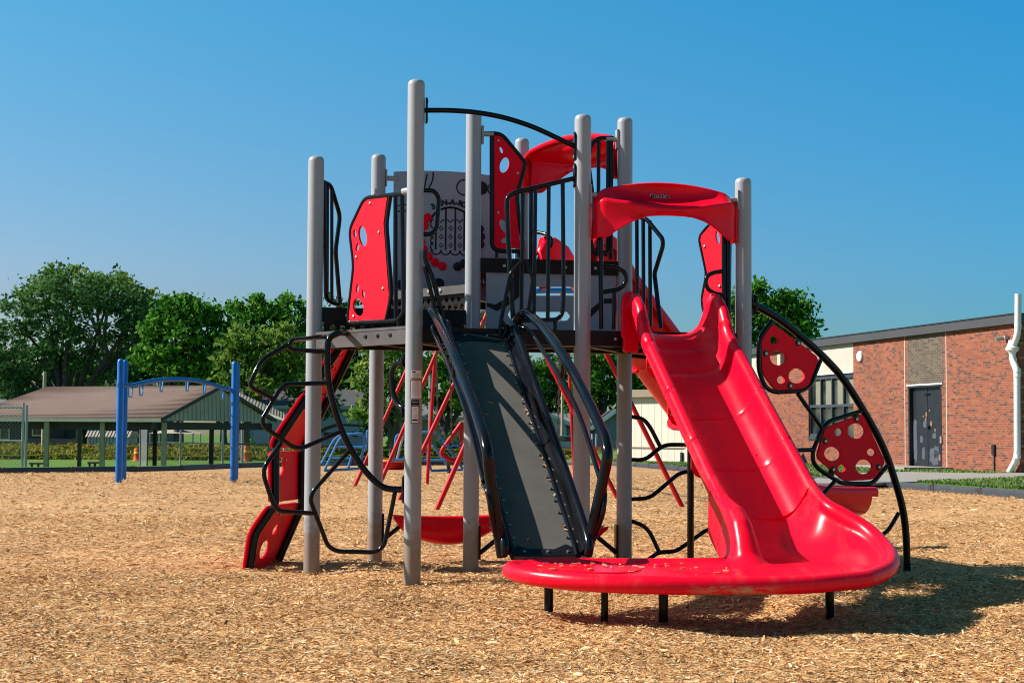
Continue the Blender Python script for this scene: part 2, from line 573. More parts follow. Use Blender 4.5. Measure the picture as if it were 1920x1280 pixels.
# three-in-a-row game panel ---------------------------------------------
gp = MB()
L28 = (PP[8] - PP[2]).length
top = [(0.13 + (L28 - 0.26) * k / 14, 3.235 + 0.03 * (1 - ((k - 6) / 7) ** 2)) for k in range(15)]
plate(gp, E28, [(0.13, 2.25), (L28 - 0.13, 2.25)] + top[::-1], [], 0.02, 0.0, 0, 0.003)
game = obj('game_panel', gp, M['panel'], play)
def flat_disc(mb, pl, u, v, r, off, th=0.012, n=24, m=0):
    c = pl.P(u, v, off)
    d = pl.n
    return mb.tube([c, c + d * th], r, n, m)
SGN = 1 if E28.n.dot(Vector((0, -1, 0))) > 0 else -1
FO = 0.0105 * SGN
ink = MB()
def z6(x, y): return E28.uv(720 + x / 4.925, 300 + y / 4.925)
def stroke(pts, wd=0.006, closed=False):
    q = [E28.P(u, v, FO) for u, v in pts]
    ink.tube(q, wd * 1.25, 4, 0, closed)
def arcpx(cx, cy, rx, ry, a0, a1, n=14):
    return [z6(cx + rx * math.cos(R(a0 + (a1 - a0) * k / n)), cy + ry * math.sin(R(a0 + (a1 - a0) * k / n))) for k in range(n + 1)]
stroke(arcpx(610, 640, 205, 200, -155, -25), 0.007)
for x0, y0, y1 in ((478, 640, 830), (570, 450, 830), (657, 450, 835), (740, 470, 838)):
    stroke([z6(x0, y0), z6(x0 - 4, y1)], 0.006)
for x in (525, 612, 698):
    stroke([z6(x - 30, 553), z6(x - 18, 560), z6(x - 2, 580), z6(x + 14, 560), z6(x + 30, 553)], 0.004)
    for y in (632, 710, 788):
        stroke([z6(x, y - 22), z6(x + 16, y), z6(x, y + 22), z6(x - 16, y)], 0.004, True)
for k in range(4):
    stroke(arcpx(480 + 88 * k, 830 + 3 * k, 44, 42, 0 if k else 0, 180), 0.0045)
for y in (590, 690, 745, 800):
    stroke(arcpx(455, y, 26, 38, 90, 270), 0.0045)
    stroke(arcpx(765, y + 6, 26, 38, -90, 90), 0.0045)
stroke(arcpx(740, 255, 70, 70, 0, 360, 24), 0.005)
stroke(arcpx(1020, 270, 62, 62, 0, 360, 24), 0.005)
stroke(curve([z6(452, 112), z6(446, 190), z6(410, 265)]), 0.005)
stroke(curve([z6(398, 130), z6(384, 190), z6(372, 260)]), 0.005)
stroke([z6(85, 482), z6(200, 470)], 0.005)
stroke([z6(120, 424), z6(205, 414)], 0.004)
for x, y, r in ((895, 262, 0.058), (505, 1140, 0.045), (165, 1150, 0.045)):
    u, v = z6(x, y)
    ink.tube([E28.P(u, v, FO), E28.P(u, v, FO + 0.002 * SGN)], r, 24)
word = '3-IN-A-ROW'
for k, ch in enumerate(word):                  # lettering on an arc above the grid
    a = -122 + 64 * k / (len(word) - 1)
    u, v = z6(612 + 300 * math.cos(R(a)), 655 + 262 * math.sin(R(a)))
    vs, fs = text_mesh(ch, 0.064, 0.0015, 0.0036)
    rt = -R(a + 90) * 0.8
    sx = 1 if SGN > 0 else 1
    ink.add([E28.P(u + p.x * math.cos(rt) - p.y * math.sin(rt), v + p.x * math.sin(rt) + p.y * math.cos(rt), FO + (p.z + 0.001) * SGN) for p in vs], fs)
o = obj('lettering', ink, M['ink'], game, 0)
for pts, mt in (([(400, 535), (372, 605), (345, 680), (338, 760), (365, 830), (408, 892), (466, 946), (536, 980)], 'redpanel'),
                ([(820, 540), (850, 590), (880, 640), (890, 710), (885, 780), (850, 850), (790, 905), (735, 955), (676, 985)], 'ink')):
    for x, y in pts:
        u, v = z6(x, y)
        d = MB().tube([E28.P(u, v, FO), E28.P(u, v, FO + 0.014 * SGN), E28.P(u, v, FO + 0.018 * SGN)], [0.036, 0.036, 0.030], 20)
        obj('bead', d, M[mt], game)
for k, p in ((2, E28.P(0.06, 3.19)), (8, E28.P(L28 - 0.06, 3.19))):
    cl = MB()
    d = E28.ex * (1 if k == 2 else -1)
    cl.tube([p, p + d * 0.1], 0.022, 10)
    cl.box(p + d * 0.004, E28.n * 0.03, d * 0.006, UP * 0.07)
    obj('clamp', cl, M['post'], game)

# grey panel below the top deck --------------------------------------------
L46 = (PP[6] - PP[4]).length
def bx(x0, y0, x1, y1, pl=E46): return [pl.uv(x0, y0), pl.uv(x0, y1), pl.uv(x1, y1), pl.uv(x1, y0)]
gp = MB()
u0, vT = E46.uv(912, 502); u1, vB_ = E46.uv(1157, 617)
holes = [bx(1000, 537, 1077, 555), [E46.uv(*q) for q in ((1000, 584), (1000, 602), (1064, 602), (1070, 593), (1064, 584))],
         [E46.uv(*q) for q in ((951, 590), (957, 600), (963, 590), (957, 578))]]
plate(gp, E46, [(u0, Z0 + 0.03), (L46 - 0.075, Z0 + 0.03), (L46 - 0.075, Z3 - 0.08), (u0, Z3 - 0.08)], holes, 0.02, 0.0)
gpan = obj('infill_panel', gp, M['panel'], play)
sg = 1 if E46.n.dot(Vector((0, -1, 0))) > 0 else -1
def zig(pts):
    zz = MB()
    plate(zz, E46, [E46.uv(*q) for q in pts], [], 0.004, 0.012 * sg, 0, 0.0005)
    obj('inlay', zz, M['ink'], gpan)
zig([(912.5, 568), (928, 571), (953, 557), (962, 520), (964, 503), (976, 503), (976, 553), (960, 568), (931, 583), (912.5, 574)])
zig([(1154, 560), (1131, 560), (1109, 578), (1097, 590), (1097, 605), (1112, 590), (1133, 569), (1154, 569)])

# barriers --------------------------------------------------------------------
TR = 0.0175
def z1(x, y): return (560 + x / 2.509, 130 + y / 2.509)
def barrier(name, mb, mats=None, label=None):
    return obj(name, mb, mats or [M['black'], M['bolt']], play)

mb = MB()                                       # half barrier beside the left post
bent(mb, E12, [(606, 341), (620, 347), (637.5, 405), (629, 470), (637.5, 572), (624, 568), (611, 560), (608, 345)], TR, 0.05)
bent(mb, E12, [(614, 345), (613, 562)], 0.014)
bent(mb, E12, [(622, 352), (622, 567)], 0.014)
barrier('barrier', mb)

def red_barrier(pl, frame, redpoly, holes, bolts, bars=(), foot=(), fr=0.05, off=0.0, closed=False):
    mb = MB()
    bent(mb, pl, frame, TR, fr, closed)
    for b in bars: bent(mb, pl, b, 0.0155)
    for b in foot: bent(mb, pl, b, 0.014, 0.02)
    o = obj('barrier', mb, M['black'], play)
    rb = MB()
    poly = [pl.uv(*q) for q in redpoly]
    plate(rb, pl, poly, [oval(pl, *h) for h in holes], 0.018, off)
    s = 1 if pl.n.dot(Vector((0, -1, 0))) > 0 else -1
    for q in bolts:
        u, v = pl.uv(*q)
        rb.bolt(pl.P(u, v, off + 0.009 * s), pl.n * s, 0.0105)
    obj('panel', rb, [M['redpanel'], M['bolt']], o)
    return o
red_barrier(E13, [z1(490, 585), z1(312, 606), z1(242, 755), z1(262, 925), z1(231, 1193), z1(462, 1182), z1(494, 1150), z1(486, 585)],
            [z1(316, 612), z1(418, 600), z1(402, 725), z1(427, 1060), z1(411, 1180), z1(236, 1186), z1(266, 925), z1(247, 757)],
            [(*z1(305, 785), 8, 20, -8), (*z1(268, 775), 3.2, 9, -5), (*z1(280, 838), 3.6, 8.5, 12), (*z1(280, 1030), 3.4, 9, 10), (*z1(308, 1058), 3.2, 9, -8), (*z1(284, 1120), 10, 17.5, -10)],
            [z1(341, 632), z1(383, 768), z1(276, 885), z1(402, 1032), z1(263, 1163)],
            bars=[[z1(432, 594), z1(413, 725), z1(438, 1060), z1(410, 1184)], [z1(455, 595), z1(457, 1178)]],
            foot=[[z1(470, 1175), z1(470, 1215)]], fr=0.06)
mb = MB()
p = E13.px(*z1(498, 575)); q = PP[3]
d = Vector((q.x - p.x, q.y - p.y, 0)).normalized()
mb.tube([p - d * 0.01, p + d * 0.08], 0.026, 12)
obj('clamp', mb, M['post'], play)
mb = MB()
p2 = E13.px(*z1(360, 582)); mb.tube([p2 - UP * 0.01, p2 + UP * 0.03], 0.014, 10)
obj('clamp', mb, M['post'], play)

mb = MB()                                       # loop handle right of the tall post
bent(mb, E35, [(790, 357), (814, 357), (823.5, 372), (819, 428), (809, 439), (790, 439)], 0.0165, 0.05)
obj('handle', mb, M['black'], play)

mb = MB()                                       # half barrier left of the middle post
bent(mb, E35, [(1083, 333), (964, 361), (950.5, 371), (951.6, 424), (963, 617)], TR, 0.06)
bent(mb, E35, [(980.5, 358), (977, 612)], 0.0145)
for x0, x1 in ((1004, 1001), (1029, 1027)):
    bent(mb, E35, [(x0, 352 - (x0 - 1004) * .23), (x1, 600)], 0.0145)
bent(mb, E35, [(1055, 341), (1057, 560), (1054, 590), (1044, 599), (978, 601)], 0.0155, 0.06)
bent(mb, E35, [(1041, 599), (1041, 622)], 0.0145)
u, v = E35.uv(1080, 333)
barrier('barrier', mb)

mb = MB()                                       # arch over the black slide
arch = curve(pxs(E35, [(790, 207), (800, 207), (850, 207.5), (900, 212), (950, 222), (1000, 238.5), (1045, 259), (1085, 278)]), 5)
mb.tube(arch, 0.0185, 12)
def oblong(mb, pl, x, y0, y1, side, m=0):        # plate bolted on the side of a post
    a, b = pl.px(x, y0), pl.px(x, y1)
    c = (a + b) / 2
    hz = abs(a.z - b.z) / 2
    pts = []
    rr = 0.03
    for k in range(16):
        th = 2 * math.pi * k / 16
        pts.append(c + pl.n * rr * math.cos(th) + UP * (math.sin(th) * rr + (hz - rr if math.sin(th) >= 0 else -(hz - rr))))
    mb.prism(pts, pl.ex * 0.014 * side, m)
    for s in (-1, 1):
        mb.bolt(c + UP * s * (hz - 0.03) + pl.ex * (0.012 * side), pl.ex * side + pl.n * 0.0, 0.014, 1)
oblong(mb, E35, 797.5, 183, 232, 1)
oblong(mb, E35, 1079.5, 247, 302, -1)
oblong(mb, E35, 1079.5, 306, 352, -1)
obj('arch_bar', mb, [M['black'], M['bolt']], play)

def z8(x, y): return (1100 + x / 6, 480 + y / 6)
mb = MB()                                       # grab bars either side of the red slide
bent(mb, E57, [(1126.5, 440), z8(165, 820)], TR)
bent(mb, E57, [z8(165, 120), z8(340, 128), z8(425, 178), z8(450, 250), z8(425, 330), z8(345, 378), z8(165, 408)], 0.0165, 0.09)
bent(mb, E57, [z8(312, 395), z8(303, 825)], 0.0155)
bent(mb, E57, [(1147, 470), (1124, 476)], 0.015)
obj('handle', mb, M['black'], play)
mb = MB()
bent(mb, E57, [(1365, 440), (1366.5, 640)], TR)
bent(mb, E57, [(1357, 440), (1358, 640)], TR)
bent(mb, E57, [(1358, 508), (1337, 511), (1326, 517), (1322.5, 529), (1327, 542), (1338, 549.5), (1358, 554)], 0.0165, 0.09)
bent(mb, E57, [(1341, 550), (1341, 640)], 0.0155)
obj('handle', mb, M['black'], play)

mb = MB()                                       # back corner barriers
bent(mb, E67, [(1180, 405), (1211, 409), (1242.5, 448), (1243, 461), (1227, 513), (1228.5, 525), (1239.5, 616)], TR, 0.05)
for x in (1194, 1206, 1218.5):
    bent(mb, E67, [(x, 407 + max(0, x - 1212)), (x + 1, 612)], 0.0155)
barrier('barrier', mb)
red_barrier(E67, [(1375, 418), (1331, 421), (1314.5, 442), (1313, 451), (1326.5, 513), (1317, 562), (1322, 590), (1366, 594), (1368, 420)],
            [(1335, 424), (1358, 421), (1358, 590), (1324, 586), (1321, 562), (1330, 513), (1317, 451), (1318, 443)],
            [(1348.7, 446, 4.2, 13, -8), (1347, 570, 4, 9, 0)], [(1325, 463), (1353, 537)], fr=0.05, off=0.012 if E67.n.y < 0 else -0.012)

def z7(x, y): return (900 + x / 4.74, 230 + y / 4.74)
red_barrier(E46, [z7(62, 95), z7(190, 100), z7(398, 352), z7(398, 392), z7(327, 650), z7(347, 870), z7(388, 1095), z7(378, 1142), z7(150, 1140), z7(104, 1092), z7(104, 100)],
            [z7(128, 118), z7(186, 118), z7(380, 352), z7(374, 400), z7(306, 655), z7(356, 1112), z7(148, 1116), z7(128, 1085)],
            [(*z7(188, 245), 3.3, 7, -18), (*z7(216, 378), 9, 15.6, 16)],
            [z7(163, 160), z7(333, 450), z7(160, 800)],
            foot=[[z7(150, 1142), z7(148, 1200)], [z7(345, 1142), z7(345, 1200)]], fr=0.05)
s46 = 1 if E46.n.y < 0 else -1
for h in ((*z7(212, 925), 6.5, 14.5, -30), (*z7(228, 1045), 9, 5, -18)):
    lf = MB()
    plate(lf, E46, oval(E46, *h), [], 0.003, 0.0107 * s46, 0, 0.0005)
    obj('inlay', lf, M['panel'], play)
mb = MB()
p = E46.px(*z7(40, 100)); mb.tube([p - E46.ex * 0.04, p + E46.ex * 0.07], 0.021, 12)
mb.box(E46.px(*z7(22, 110)), E46.n * 0.03, E46.ex * 0.007, UP * 0.07)
obj('clamp', mb, M['post'], play)
mb = MB()
p = E46.px(*z7(1195, 148)); mb.tube([p - E46.ex * 0.07, p + E46.ex * 0.04], 0.021, 12)
mb.box(E46.px(*z7(1218, 148)), E46.n * 0.03, E46.ex * 0.007, UP * 0.075)
obj('clamp', mb, M['post'], play)
mb = MB()
bent(mb, E46, [z7(1190, 140), z7(1060, 135), z7(990, 185), z7(960, 330), z7(1000, 640), z7(985, 1040), z7(1000, 1165), z7(1130, 1168)], TR, 0.05)
for x in (1055, 1138):
    bent(mb, E46, [z7(x, 140), z7(x - 5, 1168)], 0.0155)
bent(mb, E46, [z7(1166, 140), z7(1162, 1215)], TR)
barrier('barrier', mb)
mb = MB()                                       # D grip at the far slide
bent(mb, E86, [z7(455, 600), z7(452, 1215)], TR)
bent(mb, E86, [z7(455, 965), z7(590, 990), z7(637, 1035), z7(637, 1090), z7(590, 1128), z7(455, 1150)], 0.0155, 0.08)
bent(mb, E86, [z7(545, 1135), z7(520, 1215)], 0.0145)
obj('handle', mb, M['black'], play)

def z4(x, y): return (440 + x / 2.461, 580 + y / 2.461)
mb = MB()                                       # loop handle low on the tall post
bent(mb, E13, [z4(795, 242), z4(742, 250), z4(722, 292), z4(733, 400), z4(757, 446), z4(795, 460)], 0.0195, 0.08)
oblong(mb, E13, 760, 664, 689, -1)
oblong(mb, E13, 759.5, 757, 784, -1)
obj('handle', mb, [M['black'], M['bolt']], play)

# stickers on the tall post --------------------------------------------------
def patch(mb, c, r, a0, a1, z0, z1_, m):
    n = 8
    rows = []
    for z in (z0, z1_):
        rows.append([c + Vector((math.sin(a0 + (a1 - a0) * k / n) * r, -math.cos(a0 + (a1 - a0) * k / n) * r, z)) for k in range(n + 1)])
    mb.sheet(rows, m)
def zy(y): return 1.084 + (809.3 - y) / 268.3
def st(name, x0, x1, y0, y1, layers):
    mb = MB()
    c = PP[3]
    f = lambda x: math.asin(max(-1, min(1, (x - 776.3) / 16.2))) + 0.06
    patch(mb, c, PR + 0.0008, f(x0), f(x1), zy(y1), zy(y0), 0)
    for k, (a, b, yy0, yy1, m) in enumerate(layers):
        patch(mb, c, PR + 0.0012 + 0.0002 * k, f(a), f(b), zy(yy1), zy(yy0), m)
    obj(name, mb, [M['sticker'], M['ink'], M['orange'], M['type']], post3, 0)
rows = lambda a, b, ys, m=3, h=0.7: [(a, b - (k % 3) * 1.3, y, y + h, m) for k, y in enumerate(ys)]
st('sticker', 771.5, 790, 694, 708, [(773, 780, 696, 698.5, 1)] + rows(773, 788, [700.5, 702.5, 704.5, 706.2]))
st('sticker', 770, 791.5, 711, 747.5, [(770, 791.5, 711, 747.5, 1), (771, 790.4, 712, 746.4, 0), (771, 790.4, 711.9, 714, 2)] + rows(772, 789.5, [716 + 1.9 * k for k in range(15)]))
st('sticker', 771.3, 787, 750, 794, [(771.3, 787, 750, 794, 1), (773, 785.5, 762, 792.5, 0), (773, 785.5, 753, 754.5, 3), (773, 785.5, 759.5, 760.7, 3)] + rows(774.5, 785, [764 + 2.2 * k for k in range(10)]) + [(774, 784, 786, 789, 1)])

# tube loop climber on the left ---------------------------------------------------
def netY(px):                                     # ground distance of the loop net, bulging out at the left
    s = (px - 470) / (760 - 470)
    return 11.72 + 0.46 * math.sin(max(0, min(1, s)) * math.pi * 0.62) - 0.1 * s + 0.04
def ncur(pts): return [at(x, y, netY(x)) for x, y in pts]
def deckp(x, y): return E13.px(x, y)
cl = thing_part = part('loop_climber', play)
mb = MB()
main = [deckp(669, 626.5), deckp(650, 624)] + ncur([(635, 624), (619, 633), (614, 653), (614.7, 702), (623, 750.7), (643, 811.6), (671.6, 864.4), (700, 899), (724.4, 915), (761, 917)])
main = [main[0], main[1]] + curve(main[2:], 5)
mb.tube(main, 0.0235, 14)
oblong(mb, E13, 761.5, 890, 944, -1)
obj('rail', mb, [M['black'], M['bolt']], cl)
def rung(pts, r=0.0165, fr=0.07, head=None, tail=None):
    q = ncur(pts)
    if head: q = [head] + q
    mb = MB().tube(fillet(q, fr, 5), r, 12)
    return obj('rung', mb, M['black'], cl)
rung([(547.7, 637), (540, 650), (548, 655), (613, 660)], head=deckp(612, 631), fr=0.03)
rung([(539, 646), (488.8, 675.5), (468.5, 720), (474.5, 728), (511, 746.6)])
rung([(613, 718), (535.5, 720), (523, 732), (490.8, 787), (497, 801.5), (549.7, 838), (566, 840), (637, 809.6)])
rung([(527.4, 830), (491, 880.7), (511, 941.6), (523.3, 958), (586.3, 962)])
rung([(655.4, 844), (586.3, 921), (582, 937.6), (614.7, 1023), (631, 1033), (704, 1035), (720.4, 1023), (740.7, 922)])

# red rock climber on the far left ------------------------------------------------------
rc = part('panel_climber', play)
near = [Vector((-2.0, 12.92, -0.1)), Vector((-1.995, 12.92, .03)), at(478.5, 1001, 12.93), at(515, 948, 12.95), at(517, 935, 12.95), at(517, 852, 12.97), at(520, 830, 12.97), at(576, 745, 12.99), at(612, 690, 13.0), at(645, 640, 13.02)]
far = [Vector((-1.905, 13.6, -0.1)), at(520, 1056, 13.6), at(558, 968, 13.62), at(565, 955, 13.62), at(566.5, 848, 13.63), at(572, 836, 13.63), at(604, 772, 13.63), at(667, 641, 13.63)]
for nm, ln in (('rail', near), ('rail', far)):
    obj(nm, MB().tube(curve(fillet(ln, 0.06, 4), 1), 0.03, 14), M['black'], rc)
def cut(ln, z):
    for p, q in zip(ln, ln[1:]):
        if (p.z - z) * (q.z - z) <= 0 and p.z != q.z:
            return p.lerp(q, (z - p.z) / (q.z - p.z))
    return ln[-1]
nearC, farC = curve(fillet(near, 0.06, 4), 1), curve(fillet(far, 0.06, 4), 1)
def bent_plate(z0, z1_, holes, th=.022, lift=.036, ext=.052, r=.05):
    W = .69
    def P(x, z, off):
        a_, b_ = cut(nearC, z), cut(farC, z)
        t_ = cut(nearC, min(1.78, z + .05)) - cut(nearC, max(-.09, z - .05))
        n = t_.cross(b_ - a_).normalized()
        if n.x > 0: n = -n
        return a_ + (b_ - a_) * (x / W) + n * (lift + off)
    cu = bpy.data.curves.new('tmp', 'CURVE')
    cu.dimensions = '2D'; cu.fill_mode = 'BOTH'; cu.extrude = th / 2 - .004; cu.bevel_depth = .004; cu.bevel_resolution = 1
    out = fillet([Vector((x, z, 0)) for x, z in ((-ext, z0), (W + .01, z0), (W + .01, z1_), (-ext, z1_))], r, 4, True)
    for poly in [[(q.x, q.y) for q in out]] + [[(W * hu + rw * math.cos(k * math.pi / 10), z0 + (z1_ - z0) * hv + rh * math.sin(k * math.pi / 10)) for k in range(20)] for hu, hv, rw, rh in holes]:
        s_ = cu.splines.new('POLY'); s_.points.add(len(poly) - 1)
        for q, c in zip(s_.points, poly): q.co = (c[0], c[1], 0, 1)
        s_.use_cyclic_u = True
    vs, fs = curve_mesh(cu)
    bm = bmesh.new()
    bv = [bm.verts.new(v) for v in vs]
    for f in fs:
        try: bm.faces.new([bv[i] for i in f])
        except ValueError: pass
    z = z0 + .03
    while z < z1_ - .01:
        bmesh.ops.bisect_plane(bm, geom=bm.verts[:] + bm.edges[:] + bm.faces[:], plane_co=(0, z, 0), plane_no=(0, 1, 0))
        z += .04
    bm.verts.index_update()
    mb = MB().add([P(v.co.x, v.co.y, v.co.z) for v in bm.verts], [[v.index for v in f.verts] for f in bm.faces])
    bm.free()
    for hu, hv in ((.32, .88), (.48, .84)):
        for s_ in (-1, 1):
            q, q2 = P(W * hu, z0 + (z1_ - z0) * hv, s_ * th / 2), P(W * hu, z0 + (z1_ - z0) * hv, s_ * th)
            mb.bolt(q, q2 - q, .012)
    obj('panel', mb, [M['redpanel'], M['bolt']], rc, 30)
bent_plate(.01, .49, [(.46, .30, .095, .075), (.60, .60, .05, .042)])
bent_plate(.53, .92, [(.3, .72, .1, .075), (.1, .4, .03, .05)])
bent_plate(.95, 1.35, [(.72, .6, .09, .05), (.4, .75, .1, .03)])
bent_plate(1.375, 1.77, [(.5, .2, .2, .03), (.5, .5, .2, .03), (.5, .8, .2, .03)])

# arched climber with spotted panels on the right -------------------------------------------
AF = Vector((3.116, 13.25, 0))
EA = Plane(PP[7], AF)
def zA(x, y): return (1380 + x / 2.286, 540 + y / 2.286)
ac = part('arch_climber', play)
mb = MB()
pts = [zA(60, 62), zA(75, 70), zA(180, 130), zA(270, 200), zA(370, 290), zA(460, 390), zA(550, 530), zA(630, 680), zA(680, 820), zA(715, 950), zA(730, 1080), zA(733, 1235)]
mb.tube(curve(pxs(EA, pts), 5), 0.029, 14)
oblong(mb, EA, 1413, 552, 590, 1)
obj('arch_bar', mb, [M['black'], M['bolt']], ac)
sA = 1 if EA.n.y < 0 else -1
def bug(frame, poly, holes, tabs):
    mb = MB()
    bent(mb, EA, frame, 0.0175, 0.06)
    for x, y, ang in tabs:
        c = EA.px(x, y)
        mb.tube([c - EA.n * 0.012 * sA + UP * 0, c + EA.n * 0.014 * sA], 0.026, 10)
        dx, dy = math.cos(R(ang)), math.sin(R(ang))
        mb.box(c + EA.ex * dx * 0.025 + UP * dy * 0.025, (EA.ex * dx + UP * dy) * 0.03, EA.n * 0.008, (EA.ex * -dy + UP * dx) * 0.024)
        mb.bolt(c + EA.n * 0.014 * sA, EA.n * sA, 0.014)
    o = obj('panel_frame', mb, [M['black'], M['bolt']], ac)
    rb = MB()
    plate(rb, EA, [(p.x, p.y) for p in fillet([Vector((*EA.uv(*q), 0)) for q in poly], 0.04, 4, True)], [oval(EA, *h) for h in holes], 0.019, 0.0)
    obj('panel', rb, M['redpanel'], ac)
bug([zA(152, 143), zA(98, 215), zA(97, 355), zA(125, 425), zA(163, 446), zA(285, 440), zA(320, 415), zA(365, 300)],
    [zA(155, 153), zA(352, 299), zA(302, 432), zA(165, 437), zA(110, 360), zA(108, 222)],
    [(*zA(160, 223), 7.8, 8.6), (*zA(178, 300), 16.2, 14.2, 12), (*zA(190, 393), 7.8, 8.2), (*zA(257, 376), 15.8, 14.8, -15)],
    [(*zA(262, 235), 50), (*zA(123, 280), 180), (*zA(228, 418), -90)])
bug([zA(550, 523), zA(398, 570), zA(366, 605), zA(329, 700), zA(329, 740), zA(350, 772), zA(450, 836), zA(585, 838), zA(650, 757)],
    [zA(540, 538), zA(637, 747), zA(590, 817), zA(462, 826), zA(343, 724), zA(380, 600)],
    [(*zA(437, 617), 7.8, 8.2), (*zA(512, 612), 16.8, 15.2, 12), (*zA(577, 703), 8.6, 7.6, 15), (*zA(410, 710), 16, 14, 12), (*zA(450, 772), 7.6, 8), (*zA(545, 765), 16, 14.6)],
    [(*zA(512, 560), 90), (*zA(378, 655), 165), (*zA(412, 777), -110), (*zA(607, 766), -30)])
def arung(pts, fr=0.06, r=0.0165):
    mb = MB().tube(fillet(pts, fr, 5), r, 12)
    return obj('rung', mb, M['black'], ac)
ER = Plane(PP[6], AF)
def zR(x, y): return (1100 + x / 2.285, 520 + y / 2.285)
arung(pxs(EA, [zA(265, 452), zA(370, 602)]))
arung(pxs(ER, [zR(185, 335), zR(275, 345), (1300, 690)]) + pxs(EA, [(1400, 735), zA(127, 425)]))
arung(pxs(ER, [zR(185, 595), zR(243, 605), zR(272, 640), zR(317, 728)]))
arung(pxs(ER, [zR(185, 780), zR(250, 782), zR(330, 716), zR(412, 716)]) + pxs(EA, [(1400, 846), zA(250, 695), zA(330, 692)]))
arung(pxs(ER, [zR(185, 950), zR(270, 945), zR(402, 833), (1310, 883)]) + pxs(EA, [(1420, 950), (1520, 948), zA(370, 885), zA(428, 822)]))
arung(pxs(ER, [zR(185, 1040), zR(243, 1062), zR(272, 1092), zR(312, 1178)]))
arung(pxs(ER, [(1216, 1048), zR(312, 1174), zR(382, 1174), zR(520, 1075), zR(605, 1070), (1480, 1010)]) + pxs(EA, [(1600, 1040), zA(620, 1062), zA(655, 1035), zA(697, 963)]))
for y in (672, 785, 866, 941, 976):
    mb = MB()
    c = ER.px(1181, y)
    mb.box(c, ER.ex * 0.008, ER.n * 0.026, UP * 0.066)
    mb.bolt(c - ER.ex * 0.0 + UP * 0.045 - ER.ex * -0.008, ER.ex, 0.013, 1)
    mb.bolt(c - UP * 0.045 + ER.ex * 0.008, ER.ex, 0.013, 1)
    obj('bracket', mb, [M['black'], M['bolt']], ac)

# curved bench seats under the decks ------------------------------------------------------------
def seat(i, j, z, dip, wd=0.3):
    a, b = PP[i], PP[j]
    t = (b - a).normalized()
    n = Vector((t.y, -t.x, 0))
    Lx = (b - a).length
    rings = []
    for k in range(17):
        s = k / 16
        q = a + t * (0.15 + (Lx - 0.3) * s)
        e = math.sin(math.pi * min(1, max(0, s))) ** 0.6
        h = 0.03 + dip * e
        wv = wd * (0.45 + 0.55 * e)
        c = q + UP * (z - 0.02 * e)
        ring = []
        for u, v in ((-1, 1), (-0.8, 0.75), (0, 0.6), (0.8, 0.75), (1, 1), (1.02, 0.6), (0.8, 0.1), (0.45, -0.1), (0, -0.15), (-0.45, -0.1), (-0.8, 0.1), (-1.02, 0.6)):
            ring.append(c + n * (u * wv / 2) + UP * ((v - 1) * h))
        rings.append(ring)
    bp = part('bench_seat', play)
    obj('seat', MB().loft(rings), M['red'], bp, 50)
    for p, d in ((a, t), (b, -t)):
        mb = MB()
        mb.tube([p + d * 0.05 + UP * (z - 0.22), p + d * 0.25 + UP * (z - 0.06)], 0.018, 10)
        mb.box(p + d * 0.066 + UP * (z - 0.12), d * 0.006, n * 0.03, UP * 0.13)
        obj('bracket', mb, M['black'], bp)
seat(2, 8, 0.40, 0.17)
seat(4, 6, 0.36, 0.09, 0.34)

# ------------------------------------------------------------------ slides
HALF = [(0.0000, 0), (0.0642, .001), (0.1231, .008), (0.1766, .03), (0.2140, .065), (0.2375, .11), (0.2515, .16), (0.2600, .2), (0.2696, .232), (0.2889, .252), (0.3103, .256), (0.3317, .246), (0.3445, .224), (0.3478, .195), (0.3445, .165)]
OUTH = [(0.3338, .166), (0.3274, .2), (0.3103, .225), (0.2910, .215), (0.2803, .18), (0.2675, .11), (0.2418, .05), (0.2033, .006), (0.1391, -.022), (0.0642, -.03), (0.0000, -.031)]
def frame_path(path):
    P = [Vector((t, z)) for t, z in path]
    out = []
    for i, p in enumerate(P):
        d = (P[min(i + 1, len(P) - 1)] - P[max(i - 1, 0)]).normalized()
        out.append((p, Vector((-d.y, d.x))))
    return out
def chute_mesh(O, d, path, seams=(), seam_every=None, wall=lambda t: 1.0):
    """chute swept along path (run t, height z of the bed)"""
    l = Vector((-d.y, d.x, 0))
    prof = [(-u, v) for u, v in HALF[::-1]] + HALF[1:] + OUTH + [(-u, v) for u, v in OUTH[:-1][::-1]]
    rings = []
    for p, n in frame_path(path):
        k = wall(p.x)
        s = 1.0
        for q in seams:
            if abs(p.x - q) < 0.004: s = 0.0
        ring = []
        for u, v in prof:
            vv = v * k if v > 0 else v
            inset = 0.006 * (1 - s)
            if inset:                                  # a joint between two moulded sections
                uu = u * (1 - 0.02 * (1 - s)) if v > .19 else u
                vv = vv - inset
            else: uu = u
            ring.append(O + l * uu + d * (p.x + n.x * vv) + UP * (p.y + n.y * vv))
        rings.append(ring)
    return MB().loft(rings)
def dense(path, seams=(), step=0.06):
    P = curve([Vector((t, 0, z)) for t, z in path], 8)
    ts = [(p.x, p.z) for p in P]
    def zt(t):
        if t <= ts[0][0]: return ts[0][1]
        for (a, za), (b, zb) in zip(ts, ts[1:]):
            if a <= t <= b: return za + (zb - za) * (t - a) / (b - a)
        return ts[-1][1]
    T = set()
    t = path[0][0]
    while t < path[-1][0]:
        T.add(round(t, 4)); t += step
    T.add(path[-1][0])
    for q in seams:
        T = {x for x in T if abs(x - q) > 0.012}
        T |= {q - 0.007, q, q + 0.007}
    return [(t, zt(t)) for t in sorted(T)], zt
